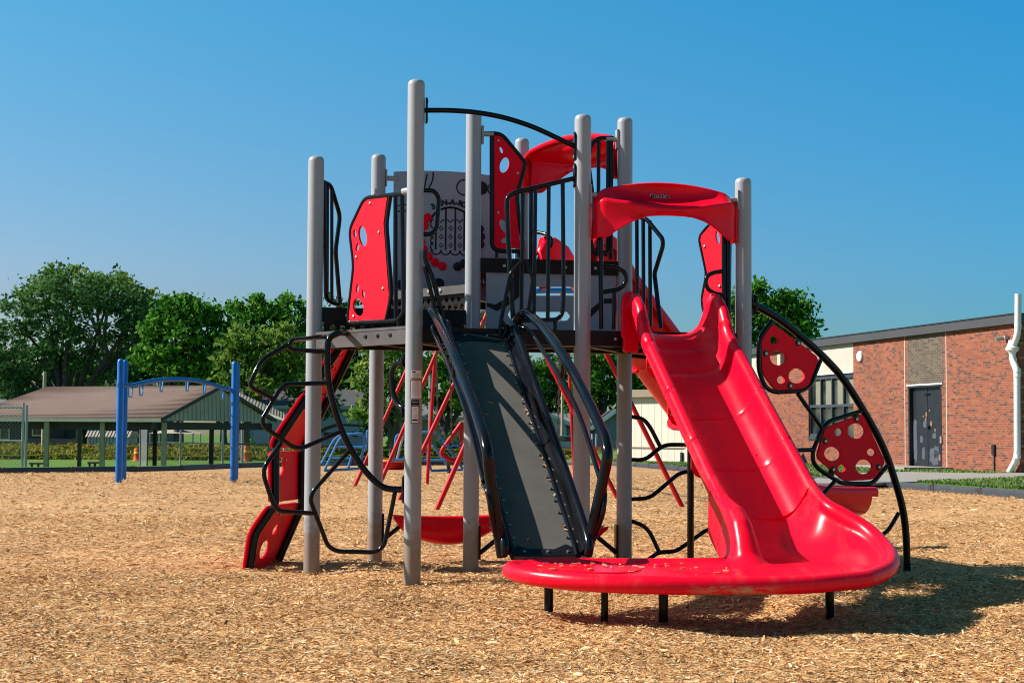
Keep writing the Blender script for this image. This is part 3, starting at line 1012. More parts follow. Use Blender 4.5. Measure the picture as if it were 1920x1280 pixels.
def flange(parent, O, d, path_z, q, k=1.0):            # lobed joint flange below the rims
    l = Vector((-d.y, d.x, 0))
    fp = frame_path([(q - 0.05, path_z(q - 0.05)), (q, path_z(q)), (q + 0.05, path_z(q + 0.05))])
    p, n = fp[1]
    tt = Vector((n.y, -n.x))
    for s in (-1, 1):
        out = [(.318, .17), (.318, .1), (.305, .03), (.27, -.02), (.2, -.05), (.1, -.055), (.1, -.02), (.2, .0), (.25, .1), (.27, .2), (.3, .215)]
        pts = [O + l * (u * s) + d * (p.x + n.x * v) + UP * (p.y + n.y * v) for u, v in out]
        mb = MB()
        mb.prism(pts, (d * tt.x + UP * tt.y) * 0.022)
        c = O + l * (.285 * s) + d * (p.x + n.x * .06) + UP * (p.y + n.y * .06)
        mb.bolt(c + (d * tt.x + UP * tt.y) * 0.022, d * tt.x + UP * tt.y, 0.012, 1)
        obj('flange', mb, [M['red'], M['bolt']], parent)

def ear(t):                                           # side walls rise to ears at the mouth
    if t < -.02: return .72 + (t + .10) * 6.6
    if t < .07: return 1.25
    return max(1.0, 1.25 - (t - .07) * 1.5)
def entry(parent, O, d, z):                          # flat mounting shields either side of a slide mouth
    l = Vector((-d.y, d.x, 0))
    for s in (-1, 1):
        out = [(.25, -.13), (.345, -.13), (.36, -.115), (.36, -.03), (.375, -.01), (.375, .22), (.365, .275), (.345, .305), (.30, .315), (.27, .25), (.262, .1), (.24, -.02)]
        mb = MB().prism([O + l * (u * s) + d * -.035 + UP * (z + v) for u, v in out], d * .045)
        o = obj('entry_shield', mb, M['red'], parent, 30)
        bv = o.modifiers.new('round', 'BEVEL'); bv.width = .014; bv.segments = 3

def remesh(o, vox=0.013, it=8):
    m = o.modifiers.new('remesh', 'REMESH')
    m.mode = 'VOXEL'; m.voxel_size = vox; m.use_smooth_shade = True
    s = o.modifiers.new('smooth', 'SMOOTH'); s.factor = 0.5; s.iterations = it

def leg(parent, x, y, ztop, r=0.03, mat_='black'):
    return obj('leg', MB().tube([(x, y, -0.25), (x, y, ztop)], r, 12), M[mat_], parent)

# front red slide -------------------------------------------------------------------
SO = Vector((1.152, 12.105, 0))
slide = part('slide', play, 'front red slide with a wide curved landing shelf')
pathF = [(-.10, 1.80), (.02, 1.785), (.12, 1.71), (.25, 1.596), (.6, 1.363), (1.0, 1.096), (1.4, .829), (1.7, .63), (1.80, .563)]
SE = (.15, .38, .88, 1.38)
pd, zF = dense(pathF, SE)
ch = chute_mesh(SO, nF, pd, SE, wall=ear)
co = obj('chute', ch, M['redchute'], slide, 60)
for q in SE[1:]: flange(slide, SO, nF, zF, q)
entry(slide, SO, nF, 1.79)

# landing shelf: slab, rolled rim, banked wall, nose
def sp(t, u): return SO + nF * t + vA * u
ZT = .33
def zL(t): return .563 - (t - 1.80) * .667
def cp(t, u, v):                     # a point of the chute section at run t
    (q, n) = frame_path([(t - .05, zL(t - .05)), (t, zL(t)), (t + .05, zL(t + .05))])[1]
    return SO + vA * u + nF * (q.x + n.x * v) + UP * (q.y + n.y * v)
walls = [(cp(1.74, .31, .222), cp(1.74, .13, -.004)), (cp(1.84, .312, .222), cp(1.84, .13, .0)),
         (Vector((1.905, 10.09, .648)), Vector((1.645, 10.05, .404))), (Vector((1.99, 10.01, .59)), Vector((1.63, 9.90, .355))),
         (Vector((2.085, 9.91, .525)), Vector((1.64, 9.76, .337))), (Vector((2.14, 9.77, .455)), Vector((1.70, 9.62, .327))),
         (Vector((2.15, 9.56, .39)), Vector((1.78, 9.46, .321))), (Vector((2.08, 9.33, .34)), Vector((1.80, 9.34, .315))), (Vector((1.92, 9.12, .305)), Vector((1.75, 9.28, .305)))]
wr, wb = curve([q for q, _ in walls], 6), curve([q for _, q in walls], 6)
nL = Vector((nF.x * .555, nF.y * .555, .832))                  # normal of the sloping bed
wn = curve([nL * .226, nL * .222] + [UP * (q.z - r_.z) for q, r_ in walls[2:]], 6)
rest = [(1.92, 9.12, .305), (1.6, 8.97, .29), (1.2, 8.90, .285), (.75, 8.91, .285), (.4, 9.02, .288), (.14, 9.22, .295), (.01, 9.46, .305), (.03, 9.60, .312), (.16, 9.66, .318), (.5, 9.66, .32), (.9, 9.66, .322), (1.22, 9.70, .325)]
rimc = wr[:-1] + curve([Vector(q) for q in rest], 6)
lm = MB()
lm.tube(rimc, [.040 if k < 10 else min(.052, .040 + .002 * (k - 10)) for k in range(len(rimc))], 14)
flat = rimc[30:]
slab_pts = [Vector((q.x, q.y, min(q.z, .32) - .034)) for q in flat] + [Vector((1.30, 10.0, .29)), Vector((1.66, 10.0, .29)), Vector((1.9, 9.9, .285))]
lm.prism(slab_pts, UP * .062)
rings = []
for k in range(len(wr)):
    A_, B_, Vn = wr[k], wb[k], wn[k]
    lat_ = A_ - B_ - Vn
    wgt = max(0.0, 1 - k / 20)                                    # the wall starts as the chute's own section and opens out
    ri, ro = [], []
    for j in range(13):
        s = j / 12
        g0 = (1 / (1 + (s / .37) ** 3.2) - .04) / .96
        g1 = (1 - s) ** 1.8
        g = g0 * wgt + g1 * (1 - wgt)
        q = B_ + lat_ * (1 - s) + Vn * g + UP * (.022 * (1 - s) ** 2)
        ri.append(q)
        ro.append(q - UP * .05 - Vector((lat_.x, lat_.y, 0)).normalized() * (-.04 * (1 - s)))
    rings.append(ri + ro[::-1])
lm.loft(rings)
# end of the chute bed running out on to the shelf
run = [(1.74, zL(1.74) - .007), (1.80, zL(1.80) - .004), (1.9, .497), (2.0, .44), (2.1, .398), (2.2, .366), (2.3, .346), (2.42, .334), (2.55, .325)]
rp, _ = dense(run)
sec = [(-.275, .2), (-.235, .12), (-.2, .06), (-.13, .012), (0, 0), (.13, -.002), (.17, -.03), (.15, -.06), (.1, -.065), (0, -.065), (-.2, -.05), (-.27, .02), (-.31, .16)]
rr = []
for q, n in frame_path(rp):
    k = max(0.03, 1 - max(0, q.x - 2.1) / .45)
    rr.append([sp(q.x + n.x * v * (k if v > 0 else 1), u * (1 + (1 - k) * (.2 if u < 0 else -.6))) + UP * (q.y + n.y * v * (k if v > 0 else 1)) for u, v in sec])
lm.loft(rr)
# nose where the left wall ends
tz = [(1.86, .832, .040), (1.94, .782, .044), (2.05, .722, .05), (2.15, .695, .055), (2.26, .67, .062), (2.35, .612, .068), (2.42, .52, .078), (2.47, .43, .095), (2.53, .36, .12)]
for (t0, z0, r0), (t1, z1_, r1) in zip(tz, tz[1:]):
    for k in range(4):
        s = k / 4
        t_, z_, r_ = t0 + (t1 - t0) * s, z0 + (z1_ - z0) * s, r0 + (r1 - r0) * s
        c = sp(t_, -.305)
        zb = max(.30, zL(min(t_, 1.93)) - .05 - max(0, t_ - 1.93) * .45) if t_ < 2.26 else .30
        if z_ - r_ * .8 > zb:
            lm.tube([Vector((c.x, c.y, zb)), Vector((c.x, c.y, z_ - r_ * .8))], [r_ * (1.0 if t_ < 2.2 else 1.6), r_ * .9], 14)
        lm.ball(Vector((c.x, c.y, max(.33, z_ - r_))), r_, r_, min(r_, max(.03, z_ - .325)))
lo = obj('landing_shelf', lm, M['redshelf'], slide, 0)
remesh(lo, 0.0115, 14)
# moulded lines on the shelf top and scuffs
def shelf_z(y): return .3115 + .033 * (y - 8.9) / .75 + .003
for ptsx in ([(.22, 9.30), (.40, 9.19), (.62, 9.18), (.72, 9.32), (.70, 9.52)], [(.82, 9.36), (.95, 9.20), (1.15, 9.16), (1.30, 9.26), (1.32, 9.42), (1.2, 9.52), (.95, 9.52), (.84, 9.46), (.82, 9.36)]):
    gm = MB()
    gm.tube(curve([Vector((x, y, shelf_z(y))) for x, y in ptsx], 6), 0.004, 5)
    obj('moulding', gm, M['red'], slide)
for x, y, r in ((.217, 9.60, .026), (.52, 9.34, .02), (.85, 9.40, .027), (1.86, 9.85, .026)):
    leg(slide, x, y, .30, r)
leg(slide, 1.172, 11.0, 1.02, .022)
leg(slide, 1.60, 10.9, .95, .022)

# far red slide ------------------------------------------------------------------------
dG = Vector((math.cos(TH + R(30)), math.sin(TH + R(30)), 0))
GO = (PP[8] + PP[6]) / 2
GO = Vector((GO.x, GO.y, 0))
slide2 = part('slide', play, 'far red slide leading away to the right')
pathG = [(-.10, 2.41), (.06, 2.39), (.2, 2.27), (.5, 2.0), (1.0, 1.56), (1.5, 1.12), (2.0, .7), (2.3, .5), (2.7, .39), (3.1, .345), (3.68, .335)]
SG = (.36, .9, 1.45, 2.0)
pd, zG = dense(pathG, SG)
obj('chute', chute_mesh(GO, dG, pd, SG, wall=ear), M['red'], slide2, 60)
for q in SG: flange(slide2, GO, dG, zG, q)
entry(slide2, GO, dG, 2.40)
for t in (2.3, 3.3):
    c = GO + dG * t
    leg(slide2, c.x, c.y, zG(t) - .02)

# hoods over the slide mouths ------------------------------------------------------------------
def hood(O, d, dz, name_label, lettering=False):
    l = Vector((-d.y, d.x, 0))
    hp = part('hood', play, name_label)
    def sect(a):
        top = 2.905 - .082 * a ** 2 - .035 * max(0, a - .86) / .14
        low = 2.652 - .168 * min(1, a / .84) ** 2.3
        belt = 2.70 + .065 * min(1, a / .9) ** 1.6 - .03 * max(0, a - .88) / .12
        f = .175 - .07 * max(0, min(1, (a - .5) / .37)) ** 1.2 - .065 * max(0, (a - .87) / .13) ** 1.5
        rec = max(0, 1 - (a / .8) ** 2) ** .8                         # scooped recess above the belt
        k_ = min(1, f / .12)
        prof = [(-.06, top - .05), (-.055, top - .012), (-.03, top), (0.0, top + .002), (.012 * k_, top - .006)]
        for s_ in (.08, .2, .34, .48, .62, .76, .88):
            prof.append((.012 * k_ + (f - .03 * k_ - .012 * k_) * s_ - rec * .088 * math.sin(math.pi * s_ ** 1.15) ** .8, top - .006 + (belt + .012 - top + .006) * s_))
        prof += [(f - .03 * k_, belt + .012), (f - .008, belt + .002), (f, belt - .012), (f - .003, belt - .026)]
        h = belt - .026 - low
        prof += [(f - .012, low + h * .55), (f - .012, low + h * .2), (f - .008, low + .01), (f - .02, low)]
        return prof
    rows = []
    nu = 56
    for i in range(nu + 1):
        s = -1 + 2 * i / nu
        rows.append([O + l * (.535 * s) + d * q + UP * (z + dz) for q, z in sect(abs(s))])
    mb = MB()
    mb.sheet(rows)
    n = len(rows[0])
    for r_ in (rows[0], rows[-1]):                                   # closed ends
        mb.add(r_ + [O + (r_[0] - O) * 1.0 + UP * 0, ], [tuple(range(n))])
        bk = [r_[0], r_[-1], r_[-1] - d * .13]
        mb.add(bk, [(0, 1, 2)])
    o = obj('shell', mb, M['red'], hp, 50)
    so = o.modifiers.new('thick', 'SOLIDIFY'); so.thickness = 0.014; so.offset = -1
    if lettering:
        for ext, offs, lift, mt in ((.0008, .0035, .0022, 'white'), (.0008, .0012, .0042, 'ink')):
            vs, fs = text_mesh('Burke', .05, ext, offs)
            q = []
            for p in vs:
                zt = 2.806 + p.y * .72
                sc_ = sect(.07)
                dt = next((q0[0] + (q1[0] - q0[0]) * (q0[1] - zt) / (q0[1] - q1[1]) for q0, q1 in zip(sc_[4:], sc_[5:]) if q0[1] >= zt >= q1[1]), 0)
                q.append(O + l * (-.035 + p.x * 1.2) + d * (dt + lift + p.z) + UP * (zt + dz))
            obj('lettering', MB().add(q, fs), M[mt], hp, 0)
    for s in (-1, 1):
        cb = MB()
        c = O + l * (.57 * s) + UP * (2.80 + dz)
        cb.tube([c - l * (.06 * s), c], 0.018, 10)
        cb.box(c - l * (.012 * s) + UP * .0, l * .006, d * .027, UP * .07)
        cb.bolt(c + UP * .05 - l * (.006 * s), -l * s, .012, 1)
        obj('clamp', cb, [M['post'], M['bolt']], hp)
H0 = (PP[5] + PP[7]) / 2
hood(Vector((H0.x, H0.y, 0)) + nF * 0.02, nF, 0.0, 'front red hood with small black lettering', True)
hood(GO.copy(), dG, 0.615, 'upper red hood facing away')

# black ramp slide with rubber belt ---------------------------------------------------------------------
BO = Vector((-.237, 11.85, 0))
ramp_ = part('belt_ramp', play)
def bp(t, u, v=0.0):                # along the run, across, along the bed normal
    sl_ = math.atan2(1.376, 2.14)
    L_ = t
    return BO + nF * (L_ + math.sin(sl_) * v) + vA * u + UP * (1.76 - L_ * (1.376 / 2.14) + math.cos(sl_) * v)
bm_ = MB()
rings = []
T_END = 2.16
bm_.loft([[bp(t, u, v) for u, v in ((-.185, 0), (.185, 0), (.185, -.02), (-.185, -.02))] for t in [T_END * k / 12 for k in range(13)]])
obj('belt', bm_, M['rubber'], ramp_)
tr = MB()
def strip(poly2):                   # flat dark trim on the belt: list of (t,u)
    tr.prism([bp(t, u, .002) for t, u in poly2], bp(0, 0, .006) - bp(0, 0, 0))
strip([(-.05, -.2), (-.05, .2), (.035, .2), (.075, .13), (.06, 0), (.06, -.09), (.075, -.13), (.035, -.2)])
obj('trim', tr, M['ink'], ramp_)
tr = MB()
strip([(T_END, .2), (T_END, -.2), (T_END - .05, -.2), (T_END - .08, -.15), (T_END - .055, -.09), (T_END - .05, .06), (T_END - .09, .14), (T_END - .05, .2)])
nB = bp(0, 0, 1) - bp(0, 0, 0)
spots = [(.12 + .105 * k, .158 * s, .001, .0105) for s in (-1, 1) for k in range(19)] + [(.005, u, .008, .014) for u in (-.1, .06)] + [(T_END - .03, u, .008, .014) for u in (-.12, .02, .14)]
b0 = None
for t_, u_, v_, r_ in spots:
    if b0 is None:
        b0 = obj('bolt', MB().bolt(bp(t_, u_, v_), nB, r_, 0), M['bolt'], ramp_)
        b0p = bp(t_, u_, v_)
    else:
        o = b0.copy(); COL.objects.link(o); o.location = bp(t_, u_, v_) - b0p
obj('trim', tr, M['ink'], ramp_)
for s in (-1, 1):
    sd_ = MB()
    ts = [T_END * k / 12 for k in range(13)]
    sd_.loft([[bp(t, u * s, v) for u, v in ((.185, -.02), (.185, .0), (.24, .085), (.25, .08), (.2, -.025))] for t in ts])
    sd_.tube([bp(-.02, .19 * s, .006), bp(T_END, .19 * s, .006)], .014, 10)
    obj('side_plate', sd_, M['black'], ramp_)
    rl = MB()
    rl.tube(curve([bp(-.06, .225 * s, .06), bp(.1, .245 * s, .10), bp(T_END * .5, .25 * s, .10), bp(T_END - .12, .25 * s, .10), bp(T_END + .02, .245 * s, .03)], 5), .026, 14)
    obj('rail', rl, M['black'], ramp_)
def bq(t, u, z): return BO + nF * t + vA * u + UP * z
HR = [(-.03, .2, 1.76), (-.06, .24, 1.83), (-.02, .32, 1.93), (.05, .34, 1.93), (.5, .355, 1.80), (1.1, .36, 1.57), (1.72, .36, 1.28), (2.12, .36, 1.06), (2.22, .355, .96), (2.19, .34, .85), (2.13, .25, .37)]
MID = [(.0, .3, 1.83), (.10, .345, 1.80), (.46, .35, 1.66), (1.02, .355, 1.44), (1.55, .355, 1.18), (2.07, .35, .80)]
LOOP = [(2.06, .35, .78), (2.16, .35, .76), (2.2, .34, .70), (2.2, .33, .62), (2.14, .28, .44), (2.08, .25, .42)]
for s in (-1, 1):
    f = lambda L_: [bq(t, u * s, z) for t, u, z in L_]
    obj('handrail', MB().tube(fillet(f(HR[:4]), .05, 5)[:-1] + curve(f(HR[3:8]), 5) + fillet(f(HR[7:]), .05, 5)[1:], .033, 16), M['black'], ramp_)
    obj('handrail', MB().tube(curve(f(MID), 5), .0155, 10), M['black'], ramp_)
    obj('brace', MB().tube(f([(1.05, .355, 1.43), (1.10, .36, 1.57)]), .013, 8), M['black'], ramp_)
    obj('handle', MB().tube(fillet(f(LOOP), .05, 5), .0155, 10), M['black'], ramp_)
    obj('brace', MB().tube(f([(2.18, .345, .84), (2.06, .25, .40)]), .017, 10), M['black'], ramp_)
EF = Plane(PP[3] + nF * .07, PP[5] + nF * .07)
def z4b(x, y): return (760 + x / 5.817, 460 + y / 5.817)
mb = MB()
mb.tube(fillet(pxs(EF, [z4b(1042, 1040), z4b(1030, 980), z4b(1045, 800), z4b(1150, 300), z4b(1300, 148), z4b(1392, 355), z4b(1345, 735)]), .03, 5), .0145, 10)
mb.tube(fillet(pxs(EF, [z4b(1045, 815), z4b(1110, 920), z4b(1040, 1042)]), .02, 4), .0135, 10)
obj('handle', mb, M['black'], ramp_)
mb = MB()
mb.tube(fillet(pxs(EF, [(797, 470), (797, 486), (811.6, 521), (829, 590), (838, 618)]), .03, 5), .0165, 10)
mb.tube(fillet(pxs(EF, [(796, 500), (806, 540), (822, 600), (836, 640)]), .03, 5), .0145, 10)
obj('handle', mb, M['black'], ramp_)

# ------------------------------------------------------------------ ground: mulch, border, lawn
m, t, b = mat('mulch')
v = pos(t)
vo = N(t, 'ShaderNodeTexVoronoi', Scale=58.0, Randomness=1.0)
mp = N(t, 'ShaderNodeMapping'); mp.inputs['Scale'].default_value = (1, 2.2, 1); mp.inputs['Rotation'].default_value = (0, 0, .5)
nz = N(t, 'ShaderNodeTexNoise', Scale=9.0, Detail=3.0)
t.links.new(v, nz.inputs['Vector'])
va = N(t, 'ShaderNodeVectorMath', _operation='MULTIPLY_ADD')
t.links.new(nz.outputs['Color'], va.inputs[0]); va.inputs[1].default_value = (.25, .25, 0); t.links.new(v, va.inputs[2])
t.links.new(va.outputs[0], mp.inputs[0]); t.links.new(mp.outputs[0], vo.inputs['Vector'])
sp_ = N(t, 'ShaderNodeSeparateColor'); t.links.new(vo.outputs['Color'], sp_.inputs[0])
r = ramp(t, sp_.outputs[0], [(0, (.22, .09, .03)), (.3, (.50, .24, .078)), (.65, (.70, .385, .145)), (1, (.88, .58, .285))])
big = N(t, 'ShaderNodeTexNoise', Scale=.55, Detail=5.0, Roughness=.6); t.links.new(v, big.inputs['Vector'])
rb_ = ramp(t, big.outputs[0], [(.3, (.78, .76, .74)), (.7, (1.08, 1.08, 1.08))])
mx = N(t, 'ShaderNodeMix', _data_type='RGBA', _blend_type='MULTIPLY'); mx.inputs[0].default_value = 1
t.links.new(r.outputs[0], mx.inputs[6]); t.links.new(rb_.outputs[0], mx.inputs[7])
t.links.new(mx.outputs[2], b.inputs['Base Color']); b.inputs['Roughness'].default_value = .9
bp_ = N(t, 'ShaderNodeBump', Strength=1.0, Distance=.03); t.links.new(sp_.outputs[1], bp_.inputs['Height']); t.links.new(bp_.outputs[0], b.inputs['Normal'])
M['mulch'] = m

m, t, b = mat('wood_chip')
g = t.nodes.new('ShaderNodeNewGeometry')
r = ramp(t, g.outputs['Random Per Island'], [(0, (.24, .095, .032)), (.14, (.55, .272, .09)), (.5, (.80, .46, .185)), (.85, (.90, .60, .295)), (1, (.94, .78, .52))])
v = pos(t, (60, 60, 60)); n_ = N(t, 'ShaderNodeTexNoise', Scale=1.0, Detail=3.0); t.links.new(v, n_.inputs['Vector'])
mx = N(t, 'ShaderNodeMix', _data_type='RGBA', _blend_type='MULTIPLY'); mx.inputs[0].default_value = .5
t.links.new(r.outputs[0], mx.inputs[6]); t.links.new(n_.outputs[0], mx.inputs[7])
big = N(t, 'ShaderNodeTexNoise', Scale=.55, Detail=5.0, Roughness=.6); t.links.new(pos(t), big.inputs['Vector'])
rb_ = ramp(t, big.outputs[0], [(.3, (.80, .78, .76)), (.7, (1.12, 1.12, 1.12))])
m2 = N(t, 'ShaderNodeMix', _data_type='RGBA', _blend_type='MULTIPLY'); m2.inputs[0].default_value = 1
t.links.new(mx.outputs[2], m2.inputs[6]); t.links.new(rb_.outputs[0], m2.inputs[7])
t.links.new(m2.outputs[2], b.inputs['Base Color']); b.inputs['Roughness'].default_value = .85
b.inputs['Specular IOR Level'].default_value = .25
M['chip'] = m

def grass_mat(name, a, c, yel):
    m, t, b = mat(name)
    v = pos(t)
    n1 = N(t, 'ShaderNodeTexNoise', Scale=.35, Detail=6.0, Roughness=.65); t.links.new(v, n1.inputs['Vector'])
    n2 = N(t, 'ShaderNodeTexNoise', Scale=14.0, Detail=4.0, Roughness=.7); t.links.new(v, n2.inputs['Vector'])
    ad = N(t, 'ShaderNodeMath', _operation='MULTIPLY_ADD'); t.links.new(n2.outputs[0], ad.inputs[0]); ad.inputs[1].default_value = .6
    hf = N(t, 'ShaderNodeMath', _operation='MULTIPLY'); t.links.new(n1.outputs[0], hf.inputs[0]); hf.inputs[1].default_value = .5
    t.links.new(hf.outputs[0], ad.inputs[2])
    r = ramp(t, ad.outputs[0], [(.36, a), (.55, c), (.72, yel)])
    t.links.new(r.outputs[0], b.inputs['Base Color']); b.inputs['Roughness'].default_value = .9
    b.inputs['Specular IOR Level'].default_value = .2
    bp_ = N(t, 'ShaderNodeBump', Strength=.8, Distance=.05); t.links.new(n2.outputs[0], bp_.inputs['Height']); t.links.new(bp_.outputs[0], b.inputs['Normal'])
    return m
M['grass'] = grass_mat('lawn_grass', (.045, .10, .010), (.085, .175, .02), (.15, .21, .04))

def sstep(a, b, x):
    x = max(0.0, min(1.0, (x - a) / (b - a)))
    return x * x * (3 - 2 * x)
# plan of the mulch border, from the far left clockwise along the far side to the near right
border_px = [(-200, 889), (-60, 888), (0, 887), (120, 885.5), (240, 884), (330, 882), (440, 877), (540, 873.5), (650, 872.5), (760, 872), (900, 871.5), (1020, 871), (1120, 872), (1185, 874), (1290, 884), (1400, 893), (1500, 902), (1700, 917), (1920, 934), (2080, 948)]
bpts = [atz(x, y, 0) for x, y in border_px]
bpts = [Vector((-30, -14, 0)), Vector((-34, 15, 0)), Vector((-30, 36, 0))] + bpts + [Vector((12.2, 17, 0)), Vector((13.2, 6, 0)), Vector((13.5, -14, 0))]
bline = []
for p, q in zip(bpts, bpts[1:]):
    n_ = max(1, int((q - p).length / 1.2))
    bline += [p.lerp(q, k / n_) for k in range(n_)]
bline.append(bpts[-1])
# mulch sheet
gm = MB().add([p for p in bline], [tuple(range(len(bline)))])
tag(obj('mulch_ground', gm, M['mulch'], None, 0), 'tan wood mulch play surface under the equipment', kind='structure')
o = bpy.data.objects['mulch_ground']
# low humps and hollows in the mulch around the equipment
rs0 = np.random.default_rng(8)
_wl = rs0.uniform(.55, 2.2, 18); _th = rs0.uniform(0, 2 * np.pi, 18); _ph = rs0.uniform(0, 2 * np.pi, 18)
def hump(x, y):
    h = 0
    for l_, t_, p_ in zip(_wl, _th, _ph):
        h = h + .0042 * l_ ** .8 * np.sin(2 * np.pi / l_ * (x * np.cos(t_) + y * np.sin(t_)) + p_)
    env = np.clip((9.5 - np.abs(x)) / 2, 0, 1) * np.clip((y - 4) / 1.0, 0, 1) * np.clip((26 - y) / 6, 0, 1)
    for k in PP.values():
        env = env * np.clip(np.hypot(x - k.x, y - k.y) / .3 - .2, .15, 1)
    return .004 + (np.clip(h + .012, 0, None)) * env
gx, gy = np.meshgrid(np.linspace(-9.5, 9.5, 240), np.linspace(4, 26, 300))
gz = hump(gx, gy)
V = np.stack([gx, gy, gz], -1).reshape(-1, 3)
ii = (np.arange(299)[:, None] * 240 + np.arange(239)[None]).ravel()
hm_ = fast('mulch_ground', V, np.stack([ii, ii + 1, ii + 241, ii + 240], -1), M['mulch'], None, 180)
tag(hm_, 'uneven tan wood mulch around the climbing structure', kind='structure')
# lawn: lofted outwards from the border, the field on the left lies lower
def field(p, d):
    r_ = p.x / max(p.y, 1.0)
    wl = 1 - sstep(.02, .075, r_) if p.y > 20 else sstep(-10, -25, p.x)
    return -.02 + .11 * sstep(0, .35, d) - .95 * wl * sstep(2.5, 17, d)
rows = []
dists = [0, .12, .3, .6, 1.2, 2.5, 4, 6, 9, 13, 18, 26, 40, 70, 130, 300, 700]
cen = Vector((-4, 12, 0))
for d_ in dists:
    row = []
    for p in bline:
        dr = (p - cen).normalized()
        q = p + dr * d_
        row.append(Vector((q.x, q.y, field(q, d_))))
    rows.append(row)
lawn = obj('lawn', MB().sheet(rows), M['grass'], None, 60)
tag(lawn, 'green mown lawn and lower field around the play area', kind='structure')

# border timbers
M['timber'] = plain('black_border_plastic', (.03, .031, .036), .5, .2, 4, .1, 60, dirt=((.13, .12, .11), 3, .6))
acc = [0.0]
for p, q in zip(bpts, bpts[1:]): acc.append(acc[-1] + (q - p).length)
def along(s_):
    for k in range(len(bpts) - 1):
        if acc[k + 1] >= s_:
            return bpts[k].lerp(bpts[k + 1], (s_ - acc[k]) / max(1e-6, acc[k + 1] - acc[k]))
    return bpts[-1]
SEG = 1.85
s_ = acc[2]
seg0 = None
rng = random.Random(3)
while s_ + SEG < acc[-3]:
    a, b_ = along(s_), along(s_ + SEG - .03)
    s_ += SEG
    tt = (b_ - a); L_ = tt.length
    mb = MB()
    if seg0 is None:
        prof = [(-.07, -.05), (-.07, .10), (-.05, .135), (.05, .135), (.07, .10), (.07, -.05)]
        hx = SEG / 2 - .015
        mb.loft([[Vector((x, y, z)) for y, z in prof] for x in (-hx, hx)])
        for x in (-hx + .03, hx - .05):
            mb.box((x, 0, .05), (.05, 0, 0), (0, .077, 0), (0, 0, .075))
            mb.tube([(x, 0, .12), (x, 0, .15)], .022, 8)
        o = obj('border_timber', mb, M['timber'], None, 30)
        seg0 = o
    else:
        o = seg0.copy(); COL.objects.link(o)
    o.location = (a + b_) / 2 + UP * rng.uniform(-.015, .01)
    o.rotation_euler = (0, math.asin(max(-1, min(1, 0))), math.atan2(tt.y, tt.x) + rng.uniform(-.008, .008))
    tag(o, 'black plastic border timber edging the wood mulch', 'edging timber', 'border timbers around the mulch')

# wood chips
rs = np.random.default_rng(11)
def chips(n, d0, d1, sc, zmax):
    d = np.sqrt(rs.uniform(d0 * d0, d1 * d1, n))
    x = rs.uniform(-1, 1, n) * (.335 * d + .8)
    ln = np.clip(rs.lognormal(math.log(.0135), .42, n), .007, .042) * sc
    wd = ln * rs.uniform(.11, .30, n)
    th = rs.uniform(0, 2 * np.pi, n)
    pit = rs.normal(0, .16, n); rol = rs.normal(0, .34, n)
    z = rs.uniform(.003, zmax, n) + np.abs(np.sin(pit)) * ln * .5
    ex = np.stack([np.cos(th) * np.cos(pit), np.sin(th) * np.cos(pit), np.sin(pit)], -1)
    ey0 = np.stack([-np.sin(th), np.cos(th), np.zeros(n)], -1)
    nz_ = np.cross(ex, ey0)
    ey = ey0 * np.cos(rol)[:, None] + nz_ * np.sin(rol)[:, None]
    nn_ = np.cross(ex, ey)
    z = z + hump(x, d)
    c = np.stack([x, d, z], -1)
    bend = rs.normal(0, .12, n) * ln
    tp = rs.uniform(.35, 1, n)
    L_, W_ = ln[:, None], wd[:, None]
    sk = (rs.uniform(-.5, .5, n) * wd)[:, None]
    P = [c - ex * L_ - ey * W_ * tp[:, None], c - ex * L_ + ey * W_ * .7 + ex * sk, c + nn_ * bend[:, None] - ey * W_, c + nn_ * bend[:, None] + ey * W_, c + ex * L_ - ey * W_ * .6, c + ex * L_ + ey * W_ * tp[:, None] + ex * sk]
    V = np.stack(P, 1).reshape(-1, 3)
    k = np.arange(n)[:, None] * 6
    Q = np.concatenate([k + np.array([[0, 2, 3, 1]]), k + np.array([[2, 4, 5, 3]])], 0)
    return V, Q
VS, QS, base_ = [], [], 0
for a in ((330000, 6.3, 12.5, .8, .02), (190000, 12.5, 21, 1.0, .022), (100000, 21, 43, 1.5, .026)):
    V, Q = chips(*a)
    VS.append(V); QS.append(Q + base_); base_ += len(V)
wc = fast('wood_chips', np.concatenate(VS), np.concatenate(QS), M['chip'])
tag(wc, 'loose tan wood chips scattered over the play surface', kind='stuff')
# chips fallen on the shelf and ramp
mb = MB()
for k in range(70):
    if k < 48:
        c = Vector((rng.uniform(.15, 1.25), rng.uniform(9.05, 9.6), 0))
        if k < 30: c = Vector((rng.gauss(.45, .22), rng.gauss(9.48, .1), 0))
        c.z = shelf_z(c.y) + .003
        if not (.12 < c.x < 1.35 and 8.98 + abs(c.x - .8) * .3 < c.y < 9.62): continue
        nrm = UP
    else:
        t_ = rng.uniform(.3, 2.1)
        c = bp(t_, (.172 if rng.random() < .75 else rng.uniform(-.15, .15)), .004); nrm = bp(0, 0, 1) - bp(0, 0, 0)
    a = rng.uniform(0, 6.28); L_ = rng.uniform(.006, .02)
    e1 = Vector((math.cos(a), math.sin(a), 0)); e1 = (e1 - nrm * e1.dot(nrm)).normalized(); e2 = nrm.cross(e1)
    mb.box(c + nrm * .003, e1 * L_, e2 * L_ * .3, nrm * .002)
tag(obj('wood_chip_debris', mb, M['chip'], None, 0), 'stray wood chips lying on the red shelf and black ramp', kind='stuff')

